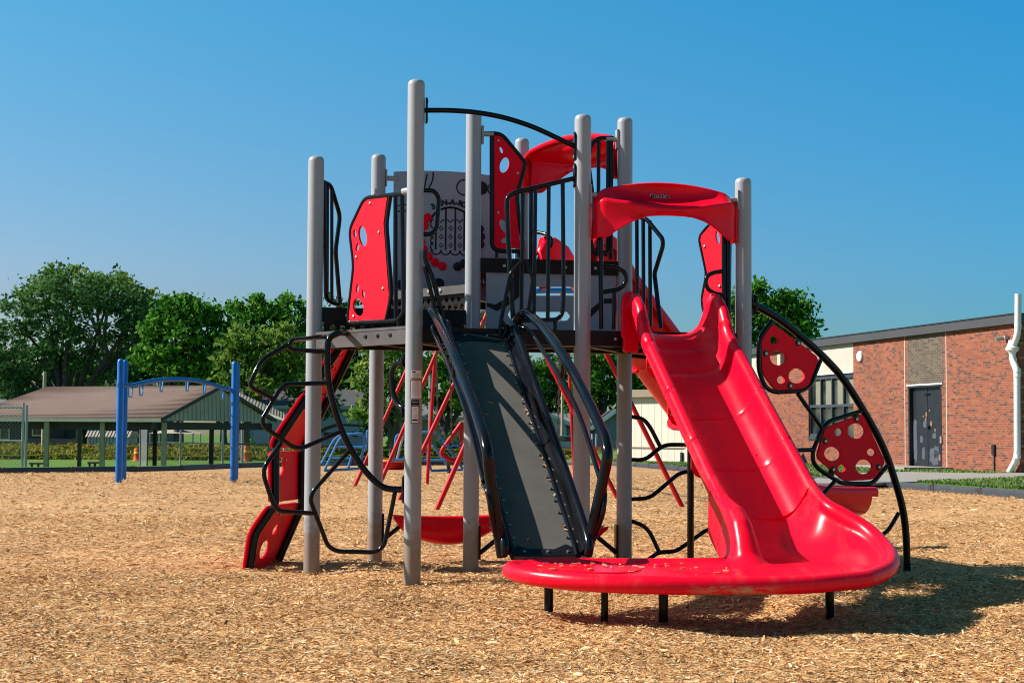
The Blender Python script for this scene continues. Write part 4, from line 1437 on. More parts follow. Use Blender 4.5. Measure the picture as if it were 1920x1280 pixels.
# ------------------------------------------------------------------ other play equipment
# blue overhead loop ladder
mk = thing('overhead_ladder', 'blue overhead loop ladder with arched rail on the mulch at left', 'monkey bars', atz(330, 902, 0))
gl = [(222, 904.5), (231, 899), (437, 901.5), (441, 899)]
tops = [672, 674, 677, 679]
foot = []
for (x, y), ty in zip(gl, tops):
    p = atz(x, y, 0)
    q = at(x, ty, p.y)
    foot.append((p, q.z))
    prof = [(-.2, .066), (q.z - .06, .066), (q.z - .02, .05), (q.z, .02)]
    mb = MB().tube([Vector((p.x, p.y, z)) for z, _ in prof], [r_ for _, r_ in prof], 18)
    zc = at(x, 721 if x < 300 else 732, p.y).z
    mb.tube([Vector((p.x, p.y, zc - .03)), Vector((p.x, p.y, zc + .03))], .08, 16)
    obj('post', mb, M['blue'], mk)
for (pa, pb) in ((0, 2), (1, 3)):
    A_, B_ = foot[pa][0], foot[pb][0]
    shp = [(0, 721), (.09, 722), (.16, 718.5), (.3, 712.5), (.45, 710.5), (.6, 711.5), (.72, 716), (.86, 724.5), (.93, 729), (1, 731)]
    pts = []
    for s_, y in shp:
        q = A_.lerp(B_, s_)
        xpx = gl[pa][0] + (gl[pb][0] - gl[pa][0]) * s_
        pts.append(Vector((q.x, q.y, at(xpx, y + (1.5 if pa else 0), q.y).z)))
    obj('rail', MB().tube(curve(pts, 4), .04, 12), M['blue'], mk)
    if pa == 0: rail0 = curve(pts, 4)
    else: rail1 = curve(pts, 4)
for k in range(7):
    i = min(len(rail0) - 1, int((k + .6) / 7 * len(rail0)))
    a, b_ = rail0[i], rail1[i]
    mb = MB().tube(fillet([a, a - UP * .24 + (b_ - a) * .18, b_ - UP * .24 - (b_ - a) * .18, b_], .05, 4), .018, 8)
    obj('rung', mb, M['skyblue'], mk)

# red swing frame with blue top bar
sw = thing('swing_frame', 'red swing frame with slanting legs and blue top bar behind the play structure', 'swing set', (.5, 28, 0))
def swleg(b0, tp_px, z=3.12):
    p = atz(*b0, 0)
    d = ray(*tp_px)
    tpnt = _C + d * ((z - CAM_H) / d.z)
    return p, tpnt
legsL = [((661, 911), (797, 616)), ((700, 925), (846, 597)), ((743, 937), (919, 576)), ((812, 957), (1000, 545))]
topL = []
for b0, tp in legsL:
    p = atz(*b0, 0)
    q = at(*tp, p.y + .5)
    topL.append(q)
    obj('leg', MB().tube([p - UP * .1, q], .036, 12), M['swingred'], sw)
for b0, tp, dy in (((1286, 951), (1079, 545), .0), ((1166, 938), (975, 572), .3), ((800.4, 907), (819, 614), 0), ((1078, 905), (1063, 600), 0)):
    p = atz(*b0, 0)
    q = at(*tp, p.y + dy)
    obj('leg', MB().tube([p - UP * .1, q], .036, 12), M['swingred'], sw)
    if dy == .0 and b0[0] == 1286: nearR = q
obj('beam', MB().tube(fillet([topL[0], topL[1], topL[2], topL[3], nearR], .3, 6), .042, 12), M['blue'], sw)
def swing(px, ytop, yseat, Y, label, tilt=0.0):
    c = at(px, yseat, Y)
    zt = at(px, ytop, Y).z
    rt = thing('belt_swing', label, 'swing', (c.x, c.y, c.z), 'swings hanging from the red frame')
    mb = MB()
    rings = []
    for k in range(13):
        s_ = -1 + k / 6
        q = c + Vector((.26 * s_ * .8, .05 * s_, .10 * s_ * s_))
        rings.append([q + Vector((0, a, b_)) for a, b_ in ((-.08, 0), (.08, 0), (.08, .02), (-.08, .02))])
    obj('seat', mb.loft(rings), M['blue'], rt)
    for s_ in (-1, 1):
        a = c + Vector((.21 * s_, .05 * s_, .12)); e = Vector((a.x + .05 * s_, a.y, zt))
        mb = MB(); n_ = int((e - a).length / .07)
        for k in range(n_):
            p, q = a.lerp(e, k / n_), a.lerp(e, (k + 1.15) / n_)
            mb.box((p + q) / 2, (q - p) / 2, Vector((.017 if k % 2 else .006, 0, 0)), Vector((0, .006 if k % 2 else .017, 0)))
        obj('chain', mb, M['chain'], rt, 0)
swing(845, 597, 838, 27.5, 'blue belt swing hanging left of the black ramp')
swing(872, 585, 842, 26.2, 'blue belt swing partly hidden behind a grey post')
swing(1019, 548, 838, 24.8, 'blue belt swing on long chains seen right of the black ramp')

# light blue pipe climbers
def pipes(label, polys, Y, mats, loc):
    rt = thing('pipe_climber', label, 'climbing frame', loc)
    for pts, dy, mm in polys:
        obj('pipe', MB().tube(fillet([at(x, y, Y + dy) for x, y in pts], .25, 5), .035, 8), M[mm], rt)
    return rt
YC = 44.5
pipes('light blue pipe climber on the mulch left of the grey posts', [
    ([(608, 882), (640, 814), (688, 812), (673, 878)], 0, 'skyblue'), ([(603, 868), (630, 816), (672, 812)], 1.6, 'skyblue'), ([(608, 882), (674, 878)], 0, 'skyblue'),
    ([(634, 838), (688, 838)], .3, 'skyblue'), ([(622, 859), (680, 858)], .3, 'skyblue'), ([(653, 877), (661, 848)], .2, 'skyblue'), ([(603, 869), (656, 869)], 1.6, 'skyblue'), ([(688, 811), (690, 806), (684, 846)], 1.5, 'skyblue')], YC, M, atz(640, 884, 0))
pipes('blue and grey pipe climber with a rounded top behind the tall grey posts', [
    ([(737, 866), (743, 815), (760, 814), (790, 810), (816, 810), (826, 818), (868, 879)], 0, 'skyblue'), ([(812, 834), (843, 878)], .8, 'skyblue'), ([(795, 862), (850, 862)], .4, 'skyblue'),
    ([(808, 882), (868, 880)], 0, 'skyblue'), ([(744, 862), (756, 816)], 1, 'galv'), ([(738, 862), (800, 860)], .6, 'skyblue'), ([(800, 845), (808, 882)], 0, 'skyblue'), ([(757, 835), (812, 836)], .6, 'galv')], YC, M, atz(800, 884, 0))
# red spring seat and tub
rt = thing('spring_rider', 'angular red pipe rocker on the mulch behind the structure', 'rocker', atz(845, 876, 0))
obj('frame', MB().tube(fillet([at(*q, 44) for q in [(866, 792), (824, 850), (852, 866), (866, 850), (866, 792)]], .15, 4), .06, 10), M['swingred'], rt)
obj('post', MB().tube([at(840, 860, 44), atz(842, 886, 0)], .05, 8), M['timber'], rt)
c = atz(735, 880, 0)
rt = thing('play_tub', 'low red and orange play tub on the grass behind the posts', 'play tub', c)
obj('tub', MB().tube([c, c + UP * .12, c + UP * .25], [.32, .4, .42], 18), M['swingred'], rt)
obj('rim', MB().tube([c + UP * .25 + Vector((.42 * math.cos(k * .349), .42 * math.sin(k * .349), 0)) for k in range(18)], .04, 8, 0, True), M['orange'], rt)

# ------------------------------------------------------------------ brick school building on the right
WD = Vector((-.233, .972, 0)).normalized()                # along the wall, away from the viewer
W0 = atz(1910, 886.5, .1)
WP = Plane((W0.x, W0.y), (W0.x + WD.x, W0.y + WD.y))
WN = WP.n if WP.n.x < 0 else -WP.n                         # out of the wall, towards the play area
WS = 1 if WP.n.x < 0 else -1
def wuv(x, y): return WP.uv(x, y)

def brick(name, cols, mortar, u_dir, bw=.21, bh=.064, squash=True, bias=0.0):
    m, t, b = mat(name)
    g = t.nodes.new('ShaderNodeNewGeometry')
    dt = N(t, 'ShaderNodeVectorMath', _operation='DOT_PRODUCT'); t.links.new(g.outputs['Position'], dt.inputs[0]); dt.inputs[1].default_value = u_dir
    sx = N(t, 'ShaderNodeSeparateXYZ'); t.links.new(g.outputs['Position'], sx.inputs[0])
    cx = N(t, 'ShaderNodeCombineXYZ'); t.links.new(dt.outputs['Value'], cx.inputs[0]); t.links.new(sx.outputs[2], cx.inputs[1])
    br = N(t, 'ShaderNodeTexBrick', _offset=.5, _squash=.5 if squash else 1.0, _squash_frequency=6)
    br.inputs['Scale'].default_value = 1.0
    br.inputs['Brick Width'].default_value = bw
    br.inputs['Row Height'].default_value = bh
    br.inputs['Mortar Size'].default_value = .0055
    br.inputs['Mortar Smooth'].default_value = .15
    br.inputs['Color1'].default_value = (0, 0, 0, 1); br.inputs['Color2'].default_value = (1, 1, 1, 1)
    br.inputs['Bias'].default_value = bias
    t.links.new(cx.outputs[0], br.inputs['Vector'])
    nz = N(t, 'ShaderNodeTexNoise', Scale=.9, Detail=5.0); t.links.new(cx.outputs[0], nz.inputs['Vector'])
    rc_ = ramp(t, br.outputs['Color'], cols)
    rn = ramp(t, nz.outputs[0], [(.3, (.82, .82, .84)), (.7, (1.15, 1.12, 1.1))])
    mx = N(t, 'ShaderNodeMix', _data_type='RGBA', _blend_type='MULTIPLY'); mx.inputs[0].default_value = 1
    t.links.new(rc_.outputs[0], mx.inputs[6]); t.links.new(rn.outputs[0], mx.inputs[7])
    m2 = N(t, 'ShaderNodeMix', _data_type='RGBA')
    t.links.new(br.outputs['Fac'], m2.inputs[0]); t.links.new(mx.outputs[2], m2.inputs[6]); m2.inputs[7].default_value = (*mortar, 1)
    t.links.new(m2.outputs[2], b.inputs['Base Color']); b.inputs['Roughness'].default_value = .85
    bp_ = N(t, 'ShaderNodeBump', Strength=.5, Distance=.01, _invert=True); t.links.new(br.outputs['Fac'], bp_.inputs['Height']); t.links.new(bp_.outputs[0], b.inputs['Normal'])
    return m
M['brick'] = brick('red_brick', [(0, (.05, .027, .02)), (.12, (.10, .036, .024)), (.28, (.185, .044, .022)), (.7, (.225, .055, .026)), (1, (.26, .075, .034))], (.27, .15, .085), WD)
M['brown'] = brick('brown_brick', [(0, (.04, .03, .022)), (.5, (.065, .047, .033)), (1, (.10, .072, .05))], (.24, .20, .13), WD, squash=False)
M['fascia'] = plain('grey_metal_fascia', (.05, .049, .054), .5, .06, .8)
M['cream'] = plain('cream_panel', (.42, .39, .33), .7, .1, 1.2, dirt=((.36, .30, .22), 1.6, .58))
M['frame'] = plain('dark_window_frame', (.035, .045, .058), .5, .1, 2)
M['doorp'] = plain('dark_door_paint', (.0095, .012, .017), .45, .12, 3)
M['patch'] = plain('grey_touch_up_paint', (.06, .07, .09), .55, .2, 5)
M['rust'] = plain('bare_wood_mark', (.24, .11, .06), .7, .2, 9)
M['concrete'] = plain('concrete', (.26, .235, .205), .85, .12, 1.6, .2, 30, dirt=((.24, .21, .18), 2.2, .6))
M['blind'] = plain('pale_blind', (.17, .17, .115), .8, .12, 2.5)
m, t, b = mat('window_glass')
b.inputs['Base Color'].default_value = (.02, .03, .035, 1); b.inputs['Roughness'].default_value = .06; b.inputs['Specular IOR Level'].default_value = .7
n_ = N(t, 'ShaderNodeTexNoise', Scale=1.4, Detail=1.0); t.links.new(pos(t), n_.inputs['Vector'])
r = ramp(t, n_.outputs[0], [(.4, (.012, .018, .02)), (.62, (.05, .065, .06))]); t.links.new(r.outputs[0], b.inputs['Base Color'])
M['glass'] = m

school = thing('school_building', 'long low red brick building with dark double doors and white vent pipe', 'building', (W0.x, W0.y, 0))
zT = wuv(1905, 590)[1]
zF_ = wuv(1905, 607)[1]
def U(x): return wuv(x, 800)[0]
def wbox(u0, u1, z0, z1_, d0, d1, m, mb=None):            # block on the wall; d outwards
    mb = mb or MB()
    p = WP.o + WP.ex * ((u0 + u1) / 2) + WN * ((d0 + d1) / 2) + UP * ((z0 + z1_) / 2)
    mb.box(p, WP.ex * abs(u1 - u0) / 2, WN * abs(d1 - d0) / 2, UP * (z1_ - z0) / 2, m)
    return mb
uR, uD0, uD1, uB0, uB1 = U(1911), U(1764.5), U(1705), U(1770), U(1703)
uW0, uW1, uP0 = U(1600.5), U(1516), U(1424)
uX0 = U(1405)
zDoor = wuv(1735, 722)[1]
zW0, zW1 = wuv(1580, 818)[1], wuv(1590, 698)[1]
uEnd = U(1338)
walls = MB()
for a, b_, z0, z1_ in ((uR, uB0, -.3, zF_), (uB1, uW0, -.3, zF_), (uW0, uW1, -.3, zW0), (uW1, uP0, -.3, zF_)):
    wbox(a, b_, z0, z1_, -.3, 0, 0, walls)
wbox(uP0 , uEnd, -.3, zW0, -.3, 0, 0, walls)
wbox(uD0, uB0, -.3, zDoor, -.3, 0, 0, walls); wbox(uD1, uB1, -.3, zDoor, -.3, 0, 0, walls)
e = WP.o + WP.ex * uR
walls.box(e - WN * 7 + UP * (zF_ / 2 - .15) + WP.ex * (.15 if uP0 > 0 else -.15), WP.ex * .15, WN * 6.69, UP * (zF_ / 2 + .15))
obj('wall', walls, M['brick'], school, 0)
obj('brown_brick_panel', wbox(uB0, uB1, zDoor, zF_, -.3, .002, 0), M['brown'], school, 0)
rf = MB()
wbox(uR - (.1 if uP0 > 0 else -.1), uEnd, zF_, zT, -14, .14, 0, rf)
obj('roof', rf, M['fascia'], school, 0)
obj('roof_trim', wbox(uR - (.11 if uP0 > 0 else -.11), uEnd, zT, zT + .035, -.3, .16, 0), M['doorp'], school, 0)
jm = MB()
for x in (1697, 1775): wbox(U(x) - .02, U(x) + .02, -.2, zF_, -.01, .003, 0, jm)
obj('joint', jm, M['cream'], school, 0)
# doors
dr = part('door', school, 'dark double door with patches of grey touch up paint')
zd0 = .1
um = (uD0 + uD1) / 2
for a, b_ in ((uD0, um), (um, uD1)):
    s = 1 if b_ > a else -1
    obj('leaf', wbox(a + .02 * s, b_ - .008 * s, zd0, zDoor - .05, -.2, -.10, 0), M['doorp'], dr, 0)
fm = MB()
for a in (uD0, uD1): wbox(a - .04, a + .04, zd0, zDoor, -.2, .012, 0, fm)
wbox(uD0, uD1, zDoor - .06, zDoor, -.2, .012, 0, fm)
obj('frame', fm, M['doorp'], dr, 0)
pm = MB()
rng = random.Random(5)
def blot(x, y, rx, ry, mb):
    u, z = wuv(x, y)
    sx = abs(U(x + rx) - U(x - rx)) / 2; sz = abs(wuv(x, y - ry)[1] - wuv(x, y + ry)[1]) / 2
    n_ = 14
    pts = []
    for k in range(n_):
        a = 2 * math.pi * k / n_
        f = rng.uniform(.75, 1.12)
        ca, sa = math.cos(a), math.sin(a)
        q = max(abs(ca), abs(sa)) ** .6
        pts.append(WP.o + WP.ex * (u + sx * f * ca / q) + WN * -.0985 + UP * (z + sz * f * sa / q))
    mb.prism(pts, WN * .002)
for q in ((1710.5, 828, 3.6, 40), (1728.5, 795, 3.5, 8), (1722, 823, 3.2, 6), (1726, 849, 3.5, 13), (1746, 817, 3.8, 6), (1746, 856, 9, 15), (1750, 848, 5, 12)): blot(*q, pm)
obj('paint_patch', pm, M['patch'], dr, 0)
pm = MB()
for q in ((1731, 777, 1.6, 5), (1730, 786, 1.4, 3), (1737, 769, 1, 2), (1740, 794, 1.6, 5), (1747.5, 806, 1.3, 3), (1758, 760, 1.2, 2.5), (1725.5, 780, 1.2, 1.4), (1756, 858, 2.2, 7)): blot(*q, pm)
obj('wear_mark', pm, M['rust'], dr, 0)
hm = MB()
for x, y in ((1730.5, 739), (1736, 738.5)): 
    u, z = wuv(x, y); wbox(u - .07, u + .07, z - .02, z + .02, -.1, -.06, 0, hm)
u, z = wuv(1736.5, 801); wbox(u - .04, u + .04, z - .05, z + .05, -.1, -.05, 0, hm)
obj('handle', hm, M['ink'], dr, 0)
obj('lintel', wbox(U(1701), U(1768), zDoor + .0, zDoor + .045, 0.002, .03, 0), M['white'], school, 0)
obj('door_step', wbox(U(1786), U(1668), -.2, .17, 0, 1.5, 0), M['concrete'], school, 0)
# windows: main bay and one more further along, partly hidden
def bay(u0, u1, lab=None):
    s = 1 if u1 > u0 else -1
    obj('cream_panel', wbox(u0, u1, zW1, zF_, -.3, -.02, 0), M['cream'], school, 0)
    wp_ = part('window', school)
    f = MB()
    n_ = 4
    for k in range(n_ + 1):
        x = u0 + (u1 - u0) * k / n_
        wbox(x - .035, x + .035, zW0, zW1, -.16, -.05, 0, f)
    zm = zW0 + (zW1 - zW0) * .49
    for z in (zW0 + .04, zm, zW1 - .06): wbox(u0, u1, z - .045, z + .045, -.16, -.048, 0, f)
    wbox(u0, u1, zW1 - .16, zW1 - .1, -.16, -.055, 0, f)
    obj('frame', f, M['frame'], wp_, 0)
    obj('sill', wbox(u0, u1, zW0 - .1, zW0, -.2, .04, 0), M['frame'], wp_, 0)
    for k in range(n_):
        a, b_ = u0 + (u1 - u0) * (k + .0) / n_, u0 + (u1 - u0) * (k + 1.0) / n_
        obj('pane', wbox(a + .036 * s, b_ - .036 * s, zW0, zW1, -.14, -.13, 0), M['glass'], wp_, 0)
        bl = wbox(a + (.05 + .12 * (k % 2)) * s, a + (b_ - a) * (.62 + .12 * ((k * 7) % 3) / 3), zm, zW1 - .16, -.13, -.126, 0)
        obj('blind', bl, M['blind'], wp_, 0)
        wbox(a + .05 * s, a + (b_ - a) * .7, zW0 + .5, zm - .1, -.13, -.126, 0)
    obj('trim', wbox(u0, u1, zW1 - .02, zW1 + .025, -.02, .015, 0), M['white'], wp_, 0)
bay(uW0, uW1)
bay(uP0, min(uP0 + (uW1 - uW0), uEnd - .1) if uP0 > 0 else max(uP0 + (uW1 - uW0), uEnd + .1))
# fittings
u, z = wuv(1614, 668)
p = WP.o + WP.ex * u + UP * z
mb = MB().tube([p, p + WN * .06, p + WN * .1, p + WN * .11], [.17, .17, .12, .02], 20)
obj('wall_light', mb, M['white'], school)
u, z = wuv(1468, 675)
obj('wall_lamp', wbox(u - .14, u + .14, z - .2, z + .2, 0, .16, 0), M['cream'], school)
u, z = wuv(1888.5, 634)
mb = wbox(u - .1, u + .08, z - .04, z + .06, 0, .12, 0); q = WP.o + WP.ex * u + WN * .12 + UP * z
mb.tube([q, q + WN * .22 - UP * .05], .05, 10)
obj('security_camera', mb, M['galv'], school)
u, z = wuv(1865, 843)
obj('outlet', wbox(u - .07, u + .07, z - .14, z + .14, 0, .06, 0), M['doorp'], school)
obj('conduit', wbox(u - .025, u + .025, -.1, z - .14, 0, .05, 0), M['brown'], school)
u, z = wuv(1766.5, 824)
obj('outlet', wbox(u - .05, u + .05, z - .1, z + .1, 0, .05, 0), M['galv'], school)
WPo = Plane((W0.x + WN.x * .15, W0.y + WN.y * .15), (W0.x + WN.x * .15 + WD.x, W0.y + WN.y * .15 + WD.y))
def wpt(x, y): return WPo.px(x, y)
mb = MB()
mb.tube(fillet([wpt(1909, 551), wpt(1908.5, 628), wpt(1898, 652), wpt(1898.5, 676), wpt(1907, 694), wpt(1907.5, 858), wpt(1893, 884)], .22, 6), .085, 16)
for y in (610, 694, 703, 856): 
    q = wpt(1908.5 if y < 650 else 1907.5, y); mb.tube([q - UP * .05, q + UP * .05], .094, 16)
vp = obj('vent_pipe', mb, M['white'], school)
q = wpt(1898.2, 652)
mb = MB().tube([q + UP * z for z in (-.16, -.12, -.06, .0, .06, .1, .2)], [.09, .10, .17, .175, .13, .12, .095], 20)
obj('fan', mb, M['white'], vp)
# return wing seen at the picture edge
e2 = WP.o + WP.ex * (uR + (-.6 if uP0 > 0 else .6)) - WN * 1.2
# concrete path in front
pp = [atz(*q, .112) for q in ((1600, 886), (1700, 884), (1846, 886.6), (1960, 885), (2100, 883), (2150, 897), (1960, 892), (1817, 898.5), (1698, 903), (1600, 906), (1520, 905), (1530, 895))]
mb = MB().prism(pp, UP * -.05)
tag(obj('path', mb, M['concrete'], None, 0), 'pale concrete path along the brick building', kind='structure')

# grass blades near the right hand border
rs = np.random.default_rng(4)
n = 70000
px = rs.uniform(1150, 1935, n); 
bx_ = np.interp(px, [q[0] for q in border_px], [q[1] for q in border_px])
yy = bx_ - .145 * (bx_ - 813) / 1.084 - rs.uniform(0, 1, n) ** 1.5 * np.where(px > 1690, 46, 20)
pts = np.array([tuple(atz(float(a), float(c), .085)) for a, c in zip(px, yy)])
keep = pts[:, 1] < 62
pu = (pts - np.array(WP.o)) @ np.array(WN)
keep &= pu > .03
def inpoly(P, poly):
    c = np.zeros(len(P), bool); j = len(poly) - 1
    for i in range(len(poly)):
        xi, yi, xj, yj = poly[i].x, poly[i].y, poly[j].x, poly[j].y
        c ^= ((yi > P[:, 1]) != (yj > P[:, 1])) & (P[:, 0] < (xj - xi) * (P[:, 1] - yi) / (yj - yi + 1e-9) + xi); j = i
    return c
keep &= ~inpoly(pts, pp)
pts = pts[keep]; n = len(pts)
th = rs.uniform(0, 6.28, n); h = rs.uniform(.03, .075, n); wd = rs.uniform(.008, .02, n)
dx = np.stack([np.cos(th), np.sin(th), np.zeros(n)], -1) * wd[:, None]
ln = np.stack([rs.normal(0, .03, n), rs.normal(0, .03, n), h], -1)
V = np.stack([pts - dx, pts + dx, pts + ln + dx * .3, pts + ln - dx * .3], 1).reshape(-1, 3)
Q = np.arange(n)[:, None] * 4 + np.arange(4)[None]
m, t, b = mat('grass_blade')
g = t.nodes.new('ShaderNodeNewGeometry')
r = ramp(t, g.outputs['Random Per Island'], [(0, (.05, .11, .012)), (.6, (.11, .20, .028)), (1, (.26, .28, .08))]); t.links.new(r.outputs[0], b.inputs['Base Color']); b.inputs['Roughness'].default_value = .8
M['blade'] = m
tag(fast('grass_blades', V, Q, M['blade']), 'short green grass blades along the mulch border', kind='stuff')

# ------------------------------------------------------------------ cream metal building behind the slides
M['metal_cream'] = plain('cream_metal_siding', (.62, .55, .45), .6, .05, .6, dirt=((.5, .42, .32), .5, .66))
M['tan'] = plain('tan_fascia', (.24, .18, .13), .6, .08, 1)
cb = at(1172, 870, 58.5); ce = at(1288, 872, 56.5)
CP = Plane((cb.x, cb.y), (ce.x, ce.y)); CL = ((ce.x - cb.x) ** 2 + (ce.y - cb.y) ** 2) ** .5
CN = CP.n if CP.n.y < 0 else -CP.n
ctop, cfas, cline = CP.uv(1230, 730)[1], CP.uv(1230, 744)[1], CP.uv(1230, 839)[1]
crb = thing('cream_building', 'plain cream sided low building with tan fascia behind the front red slide', 'building', ((cb.x + ce.x) / 2, 58, 0))
def cbox(u0, u1, z0, z1_, d0, d1, mb=None):
    mb = mb or MB()
    return mb.box(CP.o + CP.ex * ((u0 + u1) / 2) + CN * ((d0 + d1) / 2) + UP * ((z0 + z1_) / 2), CP.ex * (u1 - u0) / 2, CN * (d1 - d0) / 2, UP * (z1_ - z0) / 2)
mb = cbox(0, CL, -.3, cfas, -1.6, 0)
k = .15
while k < CL:
    cbox(k - .006, k + .006, .1, cfas, 0, .006, mb); k += .3
obj('wall', mb, M['metal_cream'], crb, 0)
obj('trim', cbox(0, CL, cline - .02, cline + .02, .001, .03), M['tan'], crb, 0)
obj('roof', cbox(-.1, CL + .1, cfas, ctop, -1.8, .2), M['tan'], crb, 0)
ud = CP.uv(1280, 850)[0]
obj('downspout', cbox(ud - .035, ud + .035, 0, .45, .02, .09), M['doorp'], crb, 0)
obj('door', cbox(ud + .1, ud + .95, 0, 1.95, .0, .03), M['metal_cream'], crb, 0)

# ------------------------------------------------------------------ picnic shelter on the lower field, left
ZFD = -.88
M['shingle'] = plain('brown_shingles', (.15, .096, .072), .9, .16, .8, .5, 9)
t = M['shingle'].node_tree
M['gable'] = plain('grey_board_siding', (.46, .37, .30), .8, .12, 1.5)
M['timberpost'] = plain('weathered_wood_post', (.40, .30, .21), .85, .25, 3)
M['beam'] = plain('dark_beam', (.05, .042, .038), .8, .2, 3)
M['eave'] = plain('pale_eave_board', (.5, .46, .38), .7, .15, 2)
sh = thing('picnic_shelter', 'open picnic shelter with brown shingle roof and grey board gable', 'shelter', (-15, 66, ZFD))
cN = at(302, 783, 62)                                    # near corner of the eave
cF = at(517, 786, 70)                                    # far corner
apx = at(413.5, 722, 66)
rdg = at(90, 724.5, 68.2)
eL = at(-75, 781.5, 63.3)
hipL = at(-75, 781.5, 73)
eR2 = cF + (eL - cN) * 1.0
mb = MB()
th_ = UP * -.07
mb.prism([cN, apx, rdg, eL], th_)
mb.prism([cF, apx, rdg, eR2], th_)
mb.prism([eL, rdg, eR2], th_)
k = 0
for k in range(26):                                       # shingle courses
    s_ = (k + .5) / 26
    a, b_ = cN.lerp(apx, s_), eL.lerp(rdg, s_)
    nrm = (apx - cN).cross(eL - cN).normalized()
    if nrm.z < 0: nrm = -nrm
    mb.bar(a + nrm * .012, b_ + nrm * .012, .03, .02)
obj('roof', mb, M['shingle'], sh, 0)
gd = (cF - cN).normalized(); gn = Vector((gd.y, -gd.x, 0))
mb = MB()
ins = lambda p, q, s_: p.lerp(q, s_)
a, b_, c = ins(cN, cF, .02) - UP * .1, ins(cF, cN, .02) - UP * .1, apx - UP * .12
mb.prism([a - gn * .1, b_ - gn * .1, c - gn * .1], gn * .04)
for k in range(1, 28):                                    # board battens
    s_ = k / 28
    q = a.lerp(b_, s_)
    hh = (1 - abs(2 * s_ - 1)) * (c.z - a.z)
    mb.box(q - gn * .05 + UP * (hh / 2), gd * .012, gn * .012, UP * hh / 2)
obj('gable', mb, M['gable'], sh, 0)
mb = MB()
mb.bar(cN - UP * .09, eL - UP * .09, .04, .13); 
obj('eave_board', mb, M['eave'], sh, 0)
mb = MB()
for p, q in ((cN, apx), (cF, apx)): mb.bar(p - UP * .06 + gn * .03, q - UP * .06 + gn * .03, .05, .14)
obj('barge_board', mb, M['beam'], sh, 0)
mb = MB()
ed = (eL - cN).normalized(); inw = Vector((-ed.y, ed.x, 0)); 
if inw.y < 0: inw = -inw
for p, q, d_ in ((cN, eL, inw * .45), (cN, cF, -gn * .35), (cF, eR2, -inw * .45)): mb.bar(p + d_ - UP * .3, q + d_ - UP * .3, .14, .28)
obj('beam', mb, M['beam'], sh, 0)
for x, Y, w_ in ((88, 62.9, .085), (192.5, 62.7, .085), (308, 62.4, .085), (508, 69.6, .08), (291, 69.8, .075), (397, 66.4, .08), (-20, 63, .085), (150, 72, .075)):
    q = at(x, 800, Y)
    zt = (cN.z + cF.z) / 2 - .18
    obj('post', MB().box((q.x, q.y, (zt + ZFD) / 2), (w_, 0, 0), (0, w_, 0), (0, 0, (zt - ZFD) / 2)), M['timberpost'] if Y < 64 or x == 508 else M['beam'], sh, 0)
# benches under it
M['benchwood'] = plain('red_brown_bench_boards', (.16, .055, .05), .7, .2, 3)
for x, y, Y, wd, rz, lab in ((72, 868.5, 80, .42, .25, 'red brown bench beside the left shelter post'), (178, 867, 80, .36, .3, 'red brown bench left of the second shelter post')):
    q = at(x, y, Y)
    bt = thing('park_bench', lab, 'bench', (q.x, q.y, ZFD))
    ex, ey = Vector((math.cos(rz), math.sin(rz), 0)), Vector((-math.sin(rz), math.cos(rz), 0))
    obj('seat', MB().box((q.x, q.y, q.z), ex * wd, ey * .2, UP * .04), M['benchwood'], bt)
    for s_ in (-.7, 0, .7):
        c = q + ex * (wd * s_)
        obj('leg', MB().box((c.x, c.y, (q.z + ZFD) / 2), ex * .05, ey * .15, UP * (q.z - ZFD) / 2), M['beam'], bt)
q = at(170, 877, 78)
bt = thing('park_bench', 'low slanted red bench in front of the second shelter post', 'bench', (q.x, q.y, ZFD))
obj('seat', MB().box(q, Vector((.28, .08, .04)), Vector((-.05, .3, 0)), UP * .04), M['benchwood'], bt)
obj('leg', MB().box((q.x, q.y, (q.z + ZFD) / 2), (.06, 0, 0), (0, .1, 0), (0, 0, (q.z - ZFD) / 2)), M['beam'], bt)
# corrugated roof of the dugout behind
M['corr'] = plain('weathered_corrugated_metal', (.20, .21, .17), .6, .25, 4)
dg_ = thing('dugout', 'small dugout with ribbed metal roof behind the shelter gable', 'dugout', (-11, 78, ZFD))
A_, B_, C_, D_ = at(448, 737, 80), at(533, 775, 76), at(533, 781, 75), at(452, 748, 79)
rows = []
nC = 60
top_, bot_ = [], []
for k in range(nC + 1):
    s_ = k / nC
    o_ = UP * (.05 if k % 2 else -.05)
    top_.append(A_.lerp(B_, s_) + o_); bot_.append(D_.lerp(C_, s_) + o_ - UP * .15)
obj('roof', MB().sheet([top_, bot_, [p - UP * .06 + Vector((-1.5, 2, .5)) for p in bot_]]), M['corr'], dg_, 0)
for x, Y in ((534.5, 75), (455, 79)):
    q = at(x, 790, Y)
    obj('post', MB().tube([Vector((q.x, q.y, ZFD)), Vector((q.x, q.y, at(x, 776, Y).z))], .07, 10), M['galv'], dg_)
